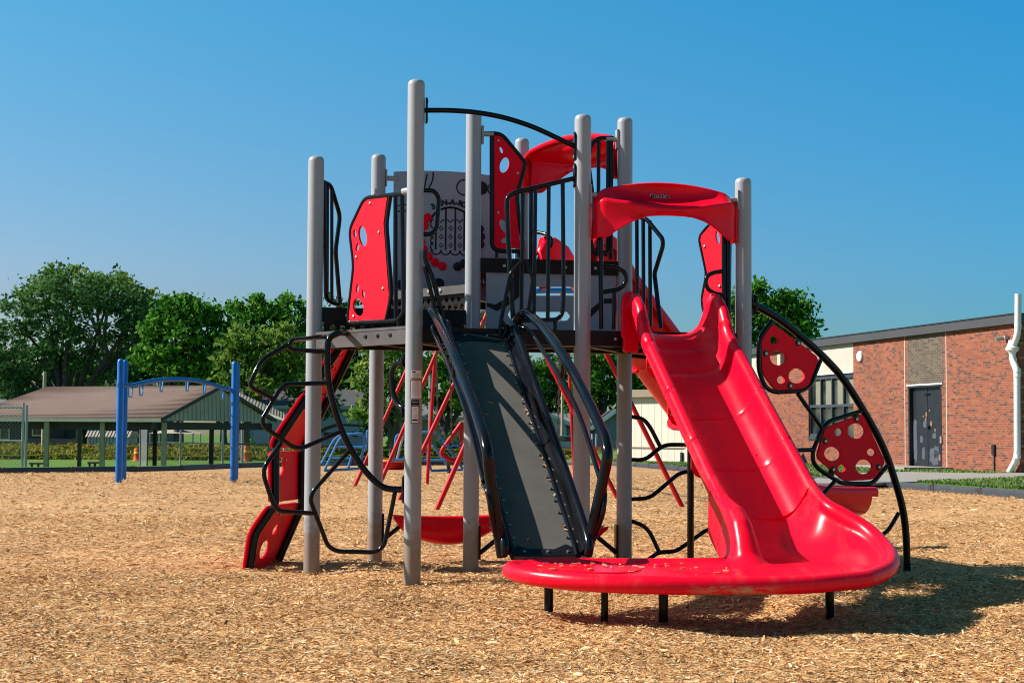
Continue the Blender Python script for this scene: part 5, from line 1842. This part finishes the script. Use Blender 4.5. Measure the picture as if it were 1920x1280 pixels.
# ------------------------------------------------------------------ chain link fences
m, t, b = mat('chain_link_wire'); b.inputs['Base Color'].default_value = (.28, .29, .29, 1); b.inputs['Metallic'].default_value = .5; b.inputs['Roughness'].default_value = .5
M['wire'] = m
def wires(mb, a, b_, z0, z1_, pitch=.13, wr=.004):
    L_ = (b_ - a).length; ex = (b_ - a).normalized(); n_ = Vector((ex.y, -ex.x, 0))
    H = z1_ - z0
    for sgn in (1, -1):
        u = -H
        while u < L_ + H:
            s0, s1 = u, u + H * sgn
            p0, p1 = (s0, z0), (s1, z1_)
            (xa, za), (xb, zb) = p0, p1
            if xa > xb: (xa, za), (xb, zb) = (xb, zb), (xa, za)
            if xb > 0 and xa < L_:
                def cl(x): return za + (zb - za) * (x - xa) / (xb - xa)
                x0, x1 = max(0, xa), min(L_, xb)
                P, Q_ = a + ex * x0 + UP * (cl(x0) - a.z), a + ex * x1 + UP * (cl(x1) - a.z)
                t_ = (Q_ - P).normalized(); s_ = t_.cross(n_) * wr
                k0 = len(mb.v)
                mb.add([P - s_, P + s_, Q_ + s_, Q_ - s_], [(0, 1, 2, 3)])
            u += pitch
def fence(label, posts, Y, ztop_y, zr=None, loc=None, group=None, mesh=True, railm='galv'):
    q0, q1 = at(posts[0], 800, Y), at(posts[-1], 800, Y)
    f = thing('chain_link_fence', label, 'fence', (q0.x, q0.y, ZFD), group)
    zt = at((posts[0] + posts[-1]) / 2, ztop_y, Y).z
    for x in posts:
        q = at(x, 800, Y)
        obj('post', MB().tube([Vector((q.x, q.y, ZFD)), Vector((q.x, q.y, zt + .05))], .045, 10), M[railm], f)
    for y in (zr or []):
        z = at((posts[0] + posts[-1]) / 2, y, Y).z
        obj('rail', MB().tube([Vector((q0.x, q0.y, z)), Vector((q1.x, q1.y, z))], .035, 8), M[railm], f)
    if mesh:
        mb = MB(); wires(mb, Vector((q0.x, q0.y, ZFD)), Vector((q1.x, q1.y, ZFD)), ZFD + .05, zt)
        obj('mesh', mb, M['wire'], f, 0)
    return f
fence('chain link fence at the left edge with a tall grey post', [-60, 43], 57, 757, [763, 826])
q = at(46, 800, 57); q2 = at(49.5, 800, 60)
f = thing('chain_link_fence', 'short end panel of chain link fence seen edge on behind the tall grey post', 'fence', (q.x, q.y, ZFD))
obj('post', MB().tube([Vector((q2.x, q2.y, ZFD)), Vector((q2.x, q2.y, at(49, 759, 60).z))], .05, 10), M['galv'], f)
mb = MB(); wires(mb, Vector((q.x, q.y, ZFD)), Vector((q2.x, q2.y, ZFD)), ZFD, at(49, 760, 60).z, .09, .008)
obj('mesh', mb, M['wire'], f, 0)
fence('chain link fence in front of the shelter gable with a pale mid rail', [264, 339, 418], 75, 792, [830])
fence('chain link fence behind the right shelter post with a dark mid rail', [418.5, 505, 534], 78, 792, [832], railm='timber')
mb = MB()
q, q2 = at(264, 800, 74), at(277, 800, 73.5)
f = thing('chain_link_fence', 'narrow pale panel of dense chain link beside the shelter corner post', 'fence', (q.x, q.y, ZFD))
wires(mb, Vector((q.x, q.y, ZFD)), Vector((q2.x, q2.y, ZFD)), ZFD, at(270, 793, 74).z, .07, .008)
obj('mesh', mb, M['wire'], f, 0)
for c in (q, q2): obj('post', MB().tube([Vector((c.x, c.y, ZFD)), Vector((c.x, c.y, at(270, 792, 74).z))], .03, 8), M['timber'], f)

# ------------------------------------------------------------------ far edge of the field: weeds, safety fence, houses
YF = 111.0
def leafmat(name, lo, mid, hi):
    m, t, b = mat(name)
    g = t.nodes.new('ShaderNodeNewGeometry')
    nz = N(t, 'ShaderNodeTexNoise', Scale=.35, Detail=3.0); t.links.new(pos(t), nz.inputs['Vector'])
    ad = N(t, 'ShaderNodeMath', _operation='MULTIPLY_ADD'); t.links.new(g.outputs['Random Per Island'], ad.inputs[0]); ad.inputs[1].default_value = .55
    h = N(t, 'ShaderNodeMath', _operation='MULTIPLY'); t.links.new(nz.outputs[0], h.inputs[0]); h.inputs[1].default_value = .5
    t.links.new(h.outputs[0], ad.inputs[2])
    r = ramp(t, ad.outputs[0], [(.15, lo), (.5, mid), (.9, hi)])
    d = N(t, 'ShaderNodeBsdfDiffuse'); tr_ = N(t, 'ShaderNodeBsdfTranslucent'); mx = N(t, 'ShaderNodeMixShader'); mx.inputs[0].default_value = .3
    t.links.new(r.outputs[0], d.inputs[0]); t.links.new(r.outputs[0], tr_.inputs[0])
    t.links.new(d.outputs[0], mx.inputs[1]); t.links.new(tr_.outputs[0], mx.inputs[2])
    t.links.new(mx.outputs[0], t.nodes['Material Output'].inputs[0])
    return m
M['leafA'] = leafmat('dull_green_leaves', (0.026, 0.073, 0.023), (0.065, 0.153, 0.046), (0.160, 0.265, 0.093))
M['leafB'] = leafmat('bright_green_leaves', (0.021, 0.080, 0.011), (0.060, 0.186, 0.023), (0.173, 0.372, 0.047))
M['leafC'] = leafmat('yellow_green_leaves', (0.039, 0.099, 0.016), (0.119, 0.219, 0.039), (0.306, 0.372, 0.080))
M['leafD'] = leafmat('dark_green_leaves', (0.016, 0.053, 0.016), (0.039, 0.113, 0.026), (0.106, 0.212, 0.053))
M['weed'] = leafmat('weedy_growth', (.08, .095, .016), (.20, .205, .04), (.38, .30, .08))
M['bark'] = plain('dark_bark', (.055, .044, .036), .9, .25, 4, .4, 12)

rs = np.random.default_rng(21)
def leaf_quads(cs, size, rsd):
    n = len(cs)
    nrm = rsd.normal(0, 1, (n, 3)); nrm[:, 2] += .5
    nrm /= np.linalg.norm(nrm, axis=1)[:, None]
    a = np.cross(nrm, rsd.normal(0, 1, (n, 3))); a /= np.linalg.norm(a, axis=1)[:, None]
    b_ = np.cross(nrm, a)
    s = (size * rsd.uniform(.4, 1.0, n) ** .7 * 1.45)[:, None]
    V = np.stack([cs - a * s, cs + b_ * s * .55 + nrm * s * .15, cs + a * s, cs - b_ * s * .55 + nrm * s * .15], 1).reshape(-1, 3)
    return V, np.arange(n)[:, None] * 4 + np.arange(4)[None]
# bands of weeds, one stuff object
cs = []
for _ in range(520):
    px = rs.uniform(-120, 1180); 
    c = at(float(px), 850, float(rs.uniform(YF - 1, YF + 3)))
    h = rs.uniform(.35, 1.0) * (1.15 if (px < 240 or 330 < px < 520) else .9)
    k = rs.integers(18, 40)
    q = rs.normal(0, 1, (k, 3)) * np.array([.8, .5, .0]) + np.array([c.x, c.y, ZFD])
    q[:, 2] += rs.uniform(.02, 1, k) ** .8 * h
    cs.append(q)
V, Q = leaf_quads(np.concatenate(cs), .13, rs)
tag(fast('weeds', V, Q, M['weed']), 'yellow green weeds along the far edge of the field', kind='stuff')
# bushes
def bush(px0, px1, ytop, Y, m, label, dens=260, size=.16):
    a, b_ = at(px0, 850, Y), at(px1, 850, Y)
    zt = at((px0 + px1) / 2, ytop, Y).z
    rt = thing('bush', label, 'bush', ((a.x + b_.x) / 2, Y, ZFD))
    n = int(dens * max(1, (b_.x - a.x)))
    u = rs.uniform(0, 1, n)
    x = a.x + (b_.x - a.x) * u
    env = (np.sin(np.pi * np.clip(u, .02, .98)) ** .4) * (.78 + .22 * np.sin(u * 23 + px0)) 
    z = ZFD + (zt - ZFD) * env * rs.uniform(0, 1, n) ** .6
    y = Y + rs.normal(0, .5, n)
    V, Q = leaf_quads(np.stack([x, y, z], -1), size, rs)
    fast('foliage', V, Q, m, rt)
    obj('stem', MB().tube([((a.x + b_.x) / 2, Y, ZFD), ((a.x + b_.x) / 2, Y, ZFD + (zt - ZFD) * .6)], .05, 6), M['bark'], rt)
bush(415, 505, 824, 114, M['leafB'], 'bright green hedge in front of the white house')
bush(315, 372, 829, 113, M['leafC'], 'yellow green bush between the shelter posts')
bush(60, 150, 838, 113, M['leafC'], 'weedy green bush left of the metal shed', 160)
bush(720, 765, 806, 112, M['leafB'], 'bright green bush beside the tall grey post under the deck')
bush(805, 872, 806, 113, M['leafD'], 'dark green bush in front of the yellow house')
bush(1020, 1052, 795, 112, M['leafD'], 'dark green shrub in front of the white gabled house')
# orange safety fence, yellow tape
M['orangefence'] = plain('orange_safety_mesh', (.5, .07, .035), .7, .25, 3)
M['tape'] = plain('yellow_tape', (.75, .52, .03), .5, .1, 3)
M['barrel'] = plain('orange_plastic', (.75, .13, .03), .5, .1, 3)
A_, B_ = at(-140, 845, 116), at(1170, 845, 116)
f = thing('safety_fence', 'long orange red safety fence behind the weeds across the field', 'fence', ((A_.x + B_.x) / 2, 116, ZFD))
n_ = 60
rows = [[], []]
for k in range(n_ + 1):
    q = A_.lerp(B_, k / n_)
    rows[0].append(Vector((q.x, q.y + .1 * math.sin(k * 1.7), ZFD + .25 + .06 * math.sin(k * 2.3))))
    rows[1].append(Vector((q.x, q.y + .1 * math.sin(k * 1.7), ZFD + .98 + .07 * math.sin(k * 1.1))))
o = obj('mesh', MB().sheet(rows), M['orangefence'], f, 0)
so = o.modifiers.new('thick', 'SOLIDIFY'); so.thickness = .02
for k in range(0, n_ + 1, 4):
    q = A_.lerp(B_, k / n_)
    obj('post', MB().tube([Vector((q.x, q.y - .08, ZFD)), Vector((q.x, q.y - .08, ZFD + 1.1))], .03, 6), M['timber'], f)
for zz_, dy, lab in ((.82, 0, 'upper yellow caution tape strung across the weeds'), (.30, -.6, 'lower yellow caution tape strung across the weeds')):
    tp = thing('caution_tape', lab, 'tape', ((A_.x + B_.x) / 2, 109.5, ZFD))
    mb = MB(); pts = []
    for k in range(121):
        q = at(-140, 845, 109.5).lerp(at(1170, 845, 109.5), k / 120)
        sag = .13 * abs(math.sin(k * math.pi / 12))
        pts.append(Vector((q.x, q.y + dy, ZFD + zz_ + .12 - sag + .05 * math.sin(k * .37))))
    for p, q in zip(pts, pts[1:]): mb.bar(p, q, .01, .06)
    obj('tape', mb, M['tape'], tp, 0)
    for k in range(0, 121, 12):
        p = pts[k]
        obj('stake', MB().tube([Vector((p.x, p.y + .05, ZFD)), Vector((p.x, p.y + .05, p.z + .1))], .025, 6), M['timber'], tp)
def barrel(px, y0, y1, Y, lab):
    c = at(px, y1, Y); h = at(px, y0, Y).z - ZFD
    rt = thing('traffic_barrel', lab, 'barrel', (c.x, c.y, ZFD))
    obj('body', MB().tube([Vector((c.x, c.y, ZFD + z)) for z in (0, .08, .1, h * .5, h * .52, h)], [.36, .36, .3, .28, .29, .24], 16), M['barrel'], rt)
    obj('band', MB().tube([Vector((c.x, c.y, ZFD + h * .62)), Vector((c.x, c.y, ZFD + h * .74))], [.283, .275], 16), M['tape'], rt)
barrel(463, 836, 858, 107, 'orange traffic barrel in the weeds in front of the white house')
barrel(259, 840, 860, 107, 'orange traffic barrel beside the dense chain link panel')

M['roofdark'] = plain('dark_roof_shingles', (.05, .05, .055), .9, .2, .8)
M['roofgrey'] = plain('grey_roof_shingles', (.13, .13, .135), .9, .2, .8)
M['sidingw'] = plain('pale_blue_white_siding', (.36, .44, .5), .7, .06, .5)
M['sidingb'] = plain('slate_blue_siding', (.14, .18, .23), .7, .08, .5)
M['sidingt'] = plain('dark_teal_siding', (.035, .055, .06), .7, .1, .5)
M['sidingbr'] = plain('brown_siding', (.06, .045, .04), .8, .15, .5)
M['sidingy'] = plain('pale_yellow_siding', (.55, .48, .26), .7, .06, .5)
M['whitesid'] = plain('white_siding', (.66, .66, .62), .7, .05, .5)
def house(label, px0, px1, ybase_unused, yeave, yridge, Y, D, wall, roofm, ridge='x', wins=(), over=.4, trim='white', name='house', chimney=None, lap=True):
    a, b_ = at(px0, 800, Y), at(px1, 800, Y)
    ze, zr = at((px0 + px1) / 2, yeave, Y).z, at((px0 + px1) / 2, yridge, Y + (D / 2 if ridge == 'x' else 0)).z
    h = thing(name, label, 'house', ((a.x + b_.x) / 2, Y + D / 2, ZFD))
    mb = MB()
    cx, hw = (a.x + b_.x) / 2, (b_.x - a.x) / 2
    mb.box((cx, Y + D / 2, (ze + ZFD) / 2), (hw, 0, 0), (0, D / 2, 0), (0, 0, (ze - ZFD) / 2))
    if lap:
        z = ZFD + .15
        while z < ze - .05:
            mb.prism([Vector((a.x, Y + .001, z)), Vector((a.x, Y - .025, z)), Vector((a.x, Y + .001, z + .17))], Vector((2 * hw, 0, 0))); z += .18
    if ridge == 'x':
        for x in (a.x, b_.x):
            mb.prism([Vector((x, Y, ze)), Vector((x, Y + D, ze)), Vector((x, Y + D / 2, zr))], Vector((.1 if x == a.x else -.1, 0, 0)))
    else:
        mb.prism([Vector((a.x, Y, ze)), Vector((b_.x, Y, ze)), Vector((cx, Y, zr - .05))], Vector((0, .15, 0)))
    obj('wall', mb, M[wall], h, 0)
    rf = MB()
    t_ = .16
    if ridge == 'x':
        s_ = (zr - ze) / (D / 2)
        for sy in (0, 1):
            e = Y - over if sy == 0 else Y + D + over
            rf.prism([Vector((a.x - over, e, ze - over * s_)), Vector((a.x - over, Y + D / 2, zr)), Vector((a.x - over, Y + D / 2, zr + t_)), Vector((a.x - over, e, ze - over * s_ + t_))], Vector((2 * hw + 2 * over, 0, 0)))
    else:
        s_ = (zr - ze) / hw
        for sx in (-1, 1):
            e = cx + sx * (hw + over)
            rf.prism([Vector((e, Y - over, ze - over * s_)), Vector((cx, Y - over, zr)), Vector((cx, Y - over, zr + t_)), Vector((e, Y - over, ze - over * s_ + t_))], Vector((0, D + 2 * over, 0)))
    ro = obj('roof', rf, M[roofm], h, 0)
    tm = MB()
    if ridge == 'y':
        for sx in (-1, 1):
            e = cx + sx * (hw + over)
            tm.bar(Vector((e, Y - over - .03, ze - over * s_ + .02)), Vector((cx, Y - over - .03, zr + .02)), .05, .26)
    else:
        tm.box((cx, Y - over - .03, ze - over * s_ + .04), (hw + over, 0, 0), (0, .03, 0), (0, 0, .12))
    obj('fascia', tm, M[trim], h, 0)
    for x0, y0, x1, y1 in wins:
        p, q = at(x0, y0, Y), at(x1, y1, Y)
        w_ = obj('window', MB().box(((p.x + q.x) / 2, Y - .03, (p.z + q.z) / 2), ((q.x - p.x) / 2 + .09, 0, 0), (0, .05, 0), (0, 0, (p.z - q.z) / 2 + .09)), M[trim], h, 0)
        obj('pane', MB().box(((p.x + q.x) / 2, Y - .07, (p.z + q.z) / 2), ((q.x - p.x) / 2, 0, 0), (0, .02, 0), (0, 0, (p.z - q.z) / 2)), M['glass'], w_, 0)
    if chimney:
        p = at(chimney, yridge, Y + D / 2)
        obj('chimney', MB().box((p.x, Y + D / 2, zr + .2), (.3, 0, 0), (0, .3, 0), (0, 0, .6)), M['brown'], ro, 0)
    return h
house('dark brown house behind the left shelter posts', -90, 82, 0, 786, 752, 122, 9, 'sidingbr', 'roofgrey', 'x', [(2, 800, 16, 822), (63, 796, 80, 815)], trim='eave')
house('dark teal house behind the metal shed', 196, 284, 0, 788, 752, 128, 9, 'sidingt', 'roofdark', 'x', [(128, 793, 138, 808)][:0], trim='beam')
house('distant grey house seen between the trees behind the shelter', 122, 150, 0, 778, 750, 140, 8, 'sidingb', 'roofdark', 'y', [(128, 794, 137, 808)])
house('pale blue white house with dark roof left of the grey posts', 432, 690, 0, 762, 733, 118, 10, 'sidingw', 'roofdark', 'x', [(443, 795, 470, 823), (607, 810, 625, 821), (659, 808, 671, 818)], trim='sidingw')
house('pale yellow house behind the swings', 728, 862, 0, 782, 748, 126, 9, 'sidingy', 'roofgrey', 'x', [(826, 795, 836, 812), (848, 798, 856, 812)], trim='whitesid')
house('white gabled house with grey roof behind the black ramp', 985, 1062, 0, 792, 774, 124, 10, 'whitesid', 'roofgrey', 'y', [(1059, 812, 1066, 828)][:0])
house('white house with long grey roof behind the street lamp', 1048, 1098, 0, 795, 775, 130, 10, 'whitesid', 'roofgrey', 'x', [(1059, 812, 1066, 828)])
house('slate blue gabled house beside the grey post under the deck', 1118, 1192, 0, 797, 770, 118, 10, 'sidingb', 'roofdark', 'y', [])
# grey backyard umbrella pavilion
c = at(330, 812, 119)
rt = thing('garden_canopy', 'pale pyramid garden canopy behind the shelter posts', 'canopy', (c.x, c.y, ZFD))
zc0, zc1 = at(330, 812, 119).z, at(330, 801, 119).z
mb = MB().add([(c.x - 1.6, c.y - 1.6, zc0), (c.x + 1.6, c.y - 1.6, zc0), (c.x + 1.6, c.y + 1.6, zc0), (c.x - 1.6, c.y + 1.6, zc0), (c.x, c.y, zc1)], [(0, 1, 4), (1, 2, 4), (2, 3, 4), (3, 0, 4), (3, 2, 1, 0)])
obj('canopy_top', mb, M['gable'], rt, 0)
for sx in (-1.5, 1.5):
    for sy in (-1.5, 1.5):
        obj('leg', MB().tube([(c.x + sx, c.y + sy, ZFD), (c.x + sx, c.y + sy, zc0)], .05, 6), M['galv'], rt)
# metal shed
M['shedw'] = plain('pale_ribbed_shed_wall', (.36, .39, .39), .6, .1, 2)
M['shedr'] = plain('tan_ribbed_shed_roof', (.36, .30, .25), .6, .15, 2)
a, b_ = at(163, 838, 116), at(243, 838, 116)
ze, zr = at(200, 819, 116).z, at(200, 808, 116).z
sd2 = thing('garden_shed', 'small pale metal shed with ribbed tan roof behind the weeds', 'shed', ((a.x + b_.x) / 2, 117, ZFD))
mb = MB().box(((a.x + b_.x) / 2, 117.2, (ze + ZFD) / 2), ((b_.x - a.x) / 2, 0, 0), (0, 1.2, 0), (0, 0, (ze - ZFD) / 2))
for k in range(13):
    x = a.x + (b_.x - a.x) * (k + .5) / 13
    mb.box((x, 115.98, (ze + ZFD) / 2), (.06, 0, 0), (0, .05, 0), (0, 0, (ze - ZFD) / 2 - .05))
obj('wall', mb, M['shedw'], sd2, 0)
mb = MB()
mb.prism([Vector((a.x - .1, 115.8, ze)), Vector((a.x - .1, 116.5, zr)), Vector((a.x - .1, 117.9, zr)), Vector((a.x - .1, 118.6, ze))], Vector((b_.x - a.x + .2, 0, 0)))
for k in range(14):
    x = a.x + (b_.x - a.x) * k / 13
    mb.bar(Vector((x, 115.79, ze + .01)), Vector((x, 116.5, zr + .02)), .07, .05)
obj('roof', mb, M['shedr'], sd2, 0)
# yard fences
def boards(label, px0, px1, ytop, Y, m):
    a, b_ = at(px0, 840, Y), at(px1, 840, Y)
    zt = at((px0 + px1) / 2, ytop, Y).z
    f = thing('board_fence', label, 'fence', ((a.x + b_.x) / 2, Y, ZFD))
    mb = MB(); x = a.x
    rg = random.Random(int(px0))
    while x < b_.x:
        mb.box((x + .07, Y + rg.uniform(-.01, .01), (zt + ZFD) / 2), (.065, 0, 0), (0, .012, 0), (0, 0, (zt - ZFD) / 2 + rg.uniform(-.02, .02))); x += .145
    obj('board', mb, m, f, 0)
    obj('rail', MB().box(((a.x + b_.x) / 2, Y + .03, zt - .3), ((b_.x - a.x) / 2, 0, 0), (0, .02, 0), (0, 0, .05)), m, f, 0)
M['fencegrey'] = plain('grey_fence_boards', (.10, .105, .105), .85, .2, 2)
M['fencetan'] = plain('new_tan_fence_boards', (.5, .36, .19), .8, .15, 2)
M['fencebrown'] = plain('brown_fence_boards', (.10, .06, .045), .85, .25, 2)
boards('grey board fence behind the weeds left of the shed', 52, 150, 822, 117.5, M['fencegrey'])
boards('brown board fence below the white house', 372, 690, 835, 116.8, M['fencebrown'])
boards('new tan board fence beside the street lamp', 1048, 1072, 839, 114, M['fencetan'])
boards('slate grey board fence under the slate blue house', 1136, 1160, 826, 114, M['sidingb'])
# parked car, lamp, pole
c = at(1059, 836, 117)
car = thing('parked_car', 'light blue car parked behind the tan fence', 'car', (c.x, c.y, ZFD))
M['carp'] = plain('light_blue_car_paint', (.25, .42, .5), .25, .05, 1)
zc = c.z - .35
bd = [(-1.9, .0), (-1.95, .45), (-1.2, .62), (-.6, 1.08), (.6, 1.1), (1.2, .68), (1.9, .6), (1.95, .1)]
obj('body', MB().prism([Vector((c.x + x, c.y - .8, zc + z)) for x, z in bd], Vector((0, 1.6, 0))), M['carp'], car, 0)
obj('window', MB().prism([Vector((c.x + x, c.y - .81, zc + z)) for x, z in ((-1.05, .65), (-.55, 1.0), (.55, 1.02), (1.02, .7))], Vector((0, 1.62, 0))), M['glass'], car, 0)
for sx in (-1.2, 1.2):
    for sy in (-.8, .8):
        obj('wheel', MB().tube([(c.x + sx, c.y + sy - .1, zc), (c.x + sx, c.y + sy + .1, zc)], .33, 14), M['ink'], car)
q = at(1054, 850, 119)
lp = thing('street_lamp', 'grey street lamp pole with a curved arm behind the black ramp', 'street lamp', (q.x, q.y, ZFD))
zt = at(1054, 733, 119).z
obj('pole', MB().tube([Vector((q.x, q.y, ZFD)), Vector((q.x, q.y, zt))], [.13, .09], 10), M['timberpost'], lp)
obj('arm', MB().tube(curve([at(1054, 772, 119), at(1058, 768, 119), at(1064, 764.5, 119), at(1070, 763, 119)], 4), .05, 8), M['galv'], lp)
obj('lamp_head', MB().ball(at(1071.5, 763.5, 119), .22, .12, .08), M['galv'], lp)
q = at(82, 800, 112)
up_ = thing('utility_pole', 'thin dark utility pole in front of the large tree at left', 'utility pole', (q.x, q.y, ZFD))
obj('pole', MB().tube([Vector((q.x, q.y, ZFD)), Vector((q.x, q.y, at(82, 696, 112).z))], [.16, .12], 10), M['timberpost'], up_)
a_, b_ = at(82, 698, 112), at(330, 716, 120)
pw = thing('power_line', 'thin overhead wire running right from the utility pole at left', 'overhead wire', a_)
obj('wire', MB().tube([a_.lerp(b_, k / 12) - UP * (1.2 * (k / 12) * (1 - k / 12)) for k in range(13)], .012, 5), M['timber'], pw)
tp = thing('utility_pole', 'slender grey pole behind the red swing legs', 'utility pole', (at(805.5, 800, 112).x, 112, ZFD))
obj('pole', MB().tube([Vector((at(806, 800, 112).x, 112, ZFD)), Vector((at(806, 800, 112).x, 112, at(806, 702, 112).z))], .12, 8), M['galv'], tp)

# ------------------------------------------------------------------ trees
def tree(label, m, Y, trunk, blobs, dens=1.0, leaf=.2, seed=1, spread=1.0, limbs=True, name='tree', zbase=ZFD, droop=0.0):
    rg = np.random.default_rng(seed)
    tx = at(trunk, 800, Y)
    base = Vector((tx.x, Y, zbase))
    sc = Y / CAM_F
    rt = thing(name, label, 'tree', base)
    CS, br = [], MB()
    zs = [at(b_[0], b_[1], Y).z for b_ in blobs]
    fork = zbase + (min(zs) - zbase) * .6
    fork = max(fork, zbase + 2.2)
    r0 = .2 + .018 * (max(zs) - zbase)
    br.tube([base - UP * .3, base + UP * .6, Vector((base.x + rg.normal(0, .1), Y, (zbase + fork) / 2)), Vector((base.x, Y, fork))], [r0 * 1.5, r0 * 1.1, r0 * .9, r0 * .8], 10)
    for bi, (px, py, rx, ry) in enumerate(blobs):
        c = at(px, py, Y)
        Rx, Rz = rx * sc, ry * sc
        Ry = (Rx + Rz) / 2 * spread
        cy = rg.normal(0, .25) * Ry
        C = np.array([c.x, Y + cy, c.z])
        f0 = Vector((base.x + rg.normal(0, .15), Y, fork - abs(rg.normal(0, .5))))
        mid = f0.lerp(Vector(C), .5) + Vector((rg.normal(0, .4), rg.normal(0, .4), .5))
        pts = curve([f0, mid, Vector(C)], 4)
        br.tube(pts, [max(.03, r0 * .62 * (1 - .8 * k / (len(pts) - 1))) for k in range(len(pts))], 7)
        ncl = int(Rx * Rz * 6.5 * dens) + 8
        for k in range(ncl):
            d = rg.normal(0, 1, 3); d /= np.linalg.norm(d)
            rad = rg.uniform(.35, 1.0) ** .55
            if d[2] < -.3: rad *= .8
            rad *= 1 + .13 * math.sin(3.1 * d[0] + bi) * math.cos(2.7 * d[2] + seed)
            q = C + d * np.array([Rx, Ry, Rz]) * rad
            if limbs and rg.random() < .22:
                v = Vector(q); st_ = Vector(C).lerp(v, rg.uniform(0, .3))
                br.tube([st_, st_.lerp(v, .5) + Vector((0, 0, .15)), v], [.05, .035, .015], 5)
            nl = rg.integers(26, 44)
            cr = rg.uniform(.38, .75) * min(1, .45 + .12 * Rx)
            off = rg.normal(0, 1, (nl, 3)) * np.array([cr, cr, cr * .62])
            off[:, 2] -= droop * (off[:, 0] ** 2 + off[:, 1] ** 2)
            CS.append(q + off)
    P = np.concatenate(CS)
    V, Q = leaf_quads(P, leaf, rg)
    fast('crown', V, Q, m, rt)
    obj('trunk', br, M['bark'], rt, 60)
    return rt
tree('large spreading dull green tree with dark limbs behind the shelter', M['leafA'], 128, 118,
     [(150, 545, 75, 40), (85, 570, 65, 42), (25, 600, 60, 45), (205, 560, 60, 42), (255, 590, 45, 40), (290, 612, 30, 36), (120, 610, 70, 40), (190, 620, 75, 42), (-30, 650, 60, 50), (15, 690, 45, 40), (75, 680, 35, 30), (240, 650, 50, 38), (150, 665, 50, 26), (30, 735, 40, 30), (200, 690, 45, 26)], .62, .17, 3, 1.0)
tree('tall leafy tree rising just behind the large spreading tree', M['leafC'], 150, 205, [(130, 530, 60, 34), (215, 545, 60, 32), (180, 560, 80, 40), (260, 570, 40, 36), (290, 600, 30, 40), (90, 560, 50, 40)], .5, .22, 5)
tree('bright green rounded tree behind the blue loop ladder', M['leafB'], 118, 335, [(335, 578, 42, 30), (380, 588, 38, 30), (300, 615, 42, 34), (355, 625, 65, 40), (410, 625, 26, 34), (290, 670, 40, 38), (345, 690, 62, 44), (400, 690, 40, 44)], 1.0, .2, 7)
tree('yellow green maple between the bright tree and the grey posts', M['leafC'], 112, 460, [(455, 640, 38, 40), (500, 660, 42, 40), (440, 690, 36, 42), (490, 715, 48, 38), (530, 690, 35, 40), (545, 640, 26, 34)], .9, .19, 9)
tree('tall green maple behind the yellow green maple', M['leafB'], 135, 520, [(462, 585, 40, 32), (520, 585, 36, 30), (555, 600, 30, 36), (490, 615, 60, 34), (570, 650, 45, 45), (520, 660, 50, 40), (560, 720, 50, 40)], .8, .22, 11)
tree('dark green tree partly hidden by the left grey posts', M['leafD'], 125, 640, [(640, 600, 45, 40), (620, 660, 50, 45), (665, 665, 45, 45), (600, 710, 45, 35), (660, 720, 40, 30)], .8, .2, 13)
tree('light green tree seen under the deck between the grey posts', M['leafC'], 104, 742, [(720, 640, 46, 50), (755, 690, 46, 50), (700, 710, 36, 46), (745, 755, 46, 40), (690, 772, 28, 24)], 1.0, .17, 15)
tree('green tree behind the red swing legs', M['leafB'], 122, 835, [(835, 610, 50, 50), (800, 670, 45, 48), (860, 680, 50, 50), (830, 735, 52, 46), (900, 620, 45, 55), (880, 745, 40, 40)], .9, .2, 17)
tree('green tree behind the top of the black ramp', M['leafB'], 128, 965, [(950, 700, 48, 44), (990, 715, 34, 40), (930, 750, 48, 40), (985, 765, 40, 28)], .9, .2, 19)
tree('dark green tree behind the street lamp', M['leafD'], 136, 1040, [(1040, 690, 34, 34), (1015, 725, 36, 34), (1065, 725, 36, 36), (1035, 760, 50, 26)], .95, .2, 23)
tree('broad bright green tree above the slate blue house', M['leafB'], 130, 1130, [(1120, 678, 38, 34), (1160, 690, 36, 36), (1110, 725, 36, 36), (1150, 740, 42, 36), (1190, 720, 34, 40), (1085, 755, 30, 30)], 1.0, .2, 25)
tree('dark tree standing over the garden shed', M['leafD'], 134, 155, [(140, 730, 34, 30), (175, 745, 36, 30), (110, 750, 34, 28)], .8, .2, 27)
tree('leafy dark tree overhanging the white house roof', M['leafD'], 113, 575, [(565, 745, 44, 26), (600, 760, 40, 24), (700, 800, 30, 26)], .9, .17, 29)
tree('bright green tree behind the brick school roof', M['leafB'], 96, 1425, [(1408, 548, 26, 24), (1385, 585, 36, 34), (1440, 585, 46, 36), (1486, 568, 32, 26), (1500, 600, 22, 34), (1425, 625, 60, 40), (1485, 620, 44, 34), (1360, 620, 34, 40)], 1.7, .15, 31, zbase=.1)

for k, (px0, seed_, lab) in enumerate(((-40, 41, 'distant dark tree at the left edge low behind the large spreading tree'), (70, 42, 'distant dark tree low behind the trunk of the large spreading tree'), (190, 43, 'distant dark tree low behind the shelter ridge'), (300, 44, 'distant dark tree low behind the blue ladder posts'), (420, 45, 'distant dark tree low behind the shelter gable'), (560, 46, 'distant dark tree low beside the left grey post'))):
    tree(lab, M['leafD' if k % 2 else 'leafA'], 165, px0, [(px0 - 45, 690, 52, 36), (px0 + 10, 672, 56, 38), (px0 + 50, 700, 50, 36), (px0 - 20, 735, 70, 34), (px0 + 45, 745, 55, 30)], .42, .27, seed_, limbs=False)
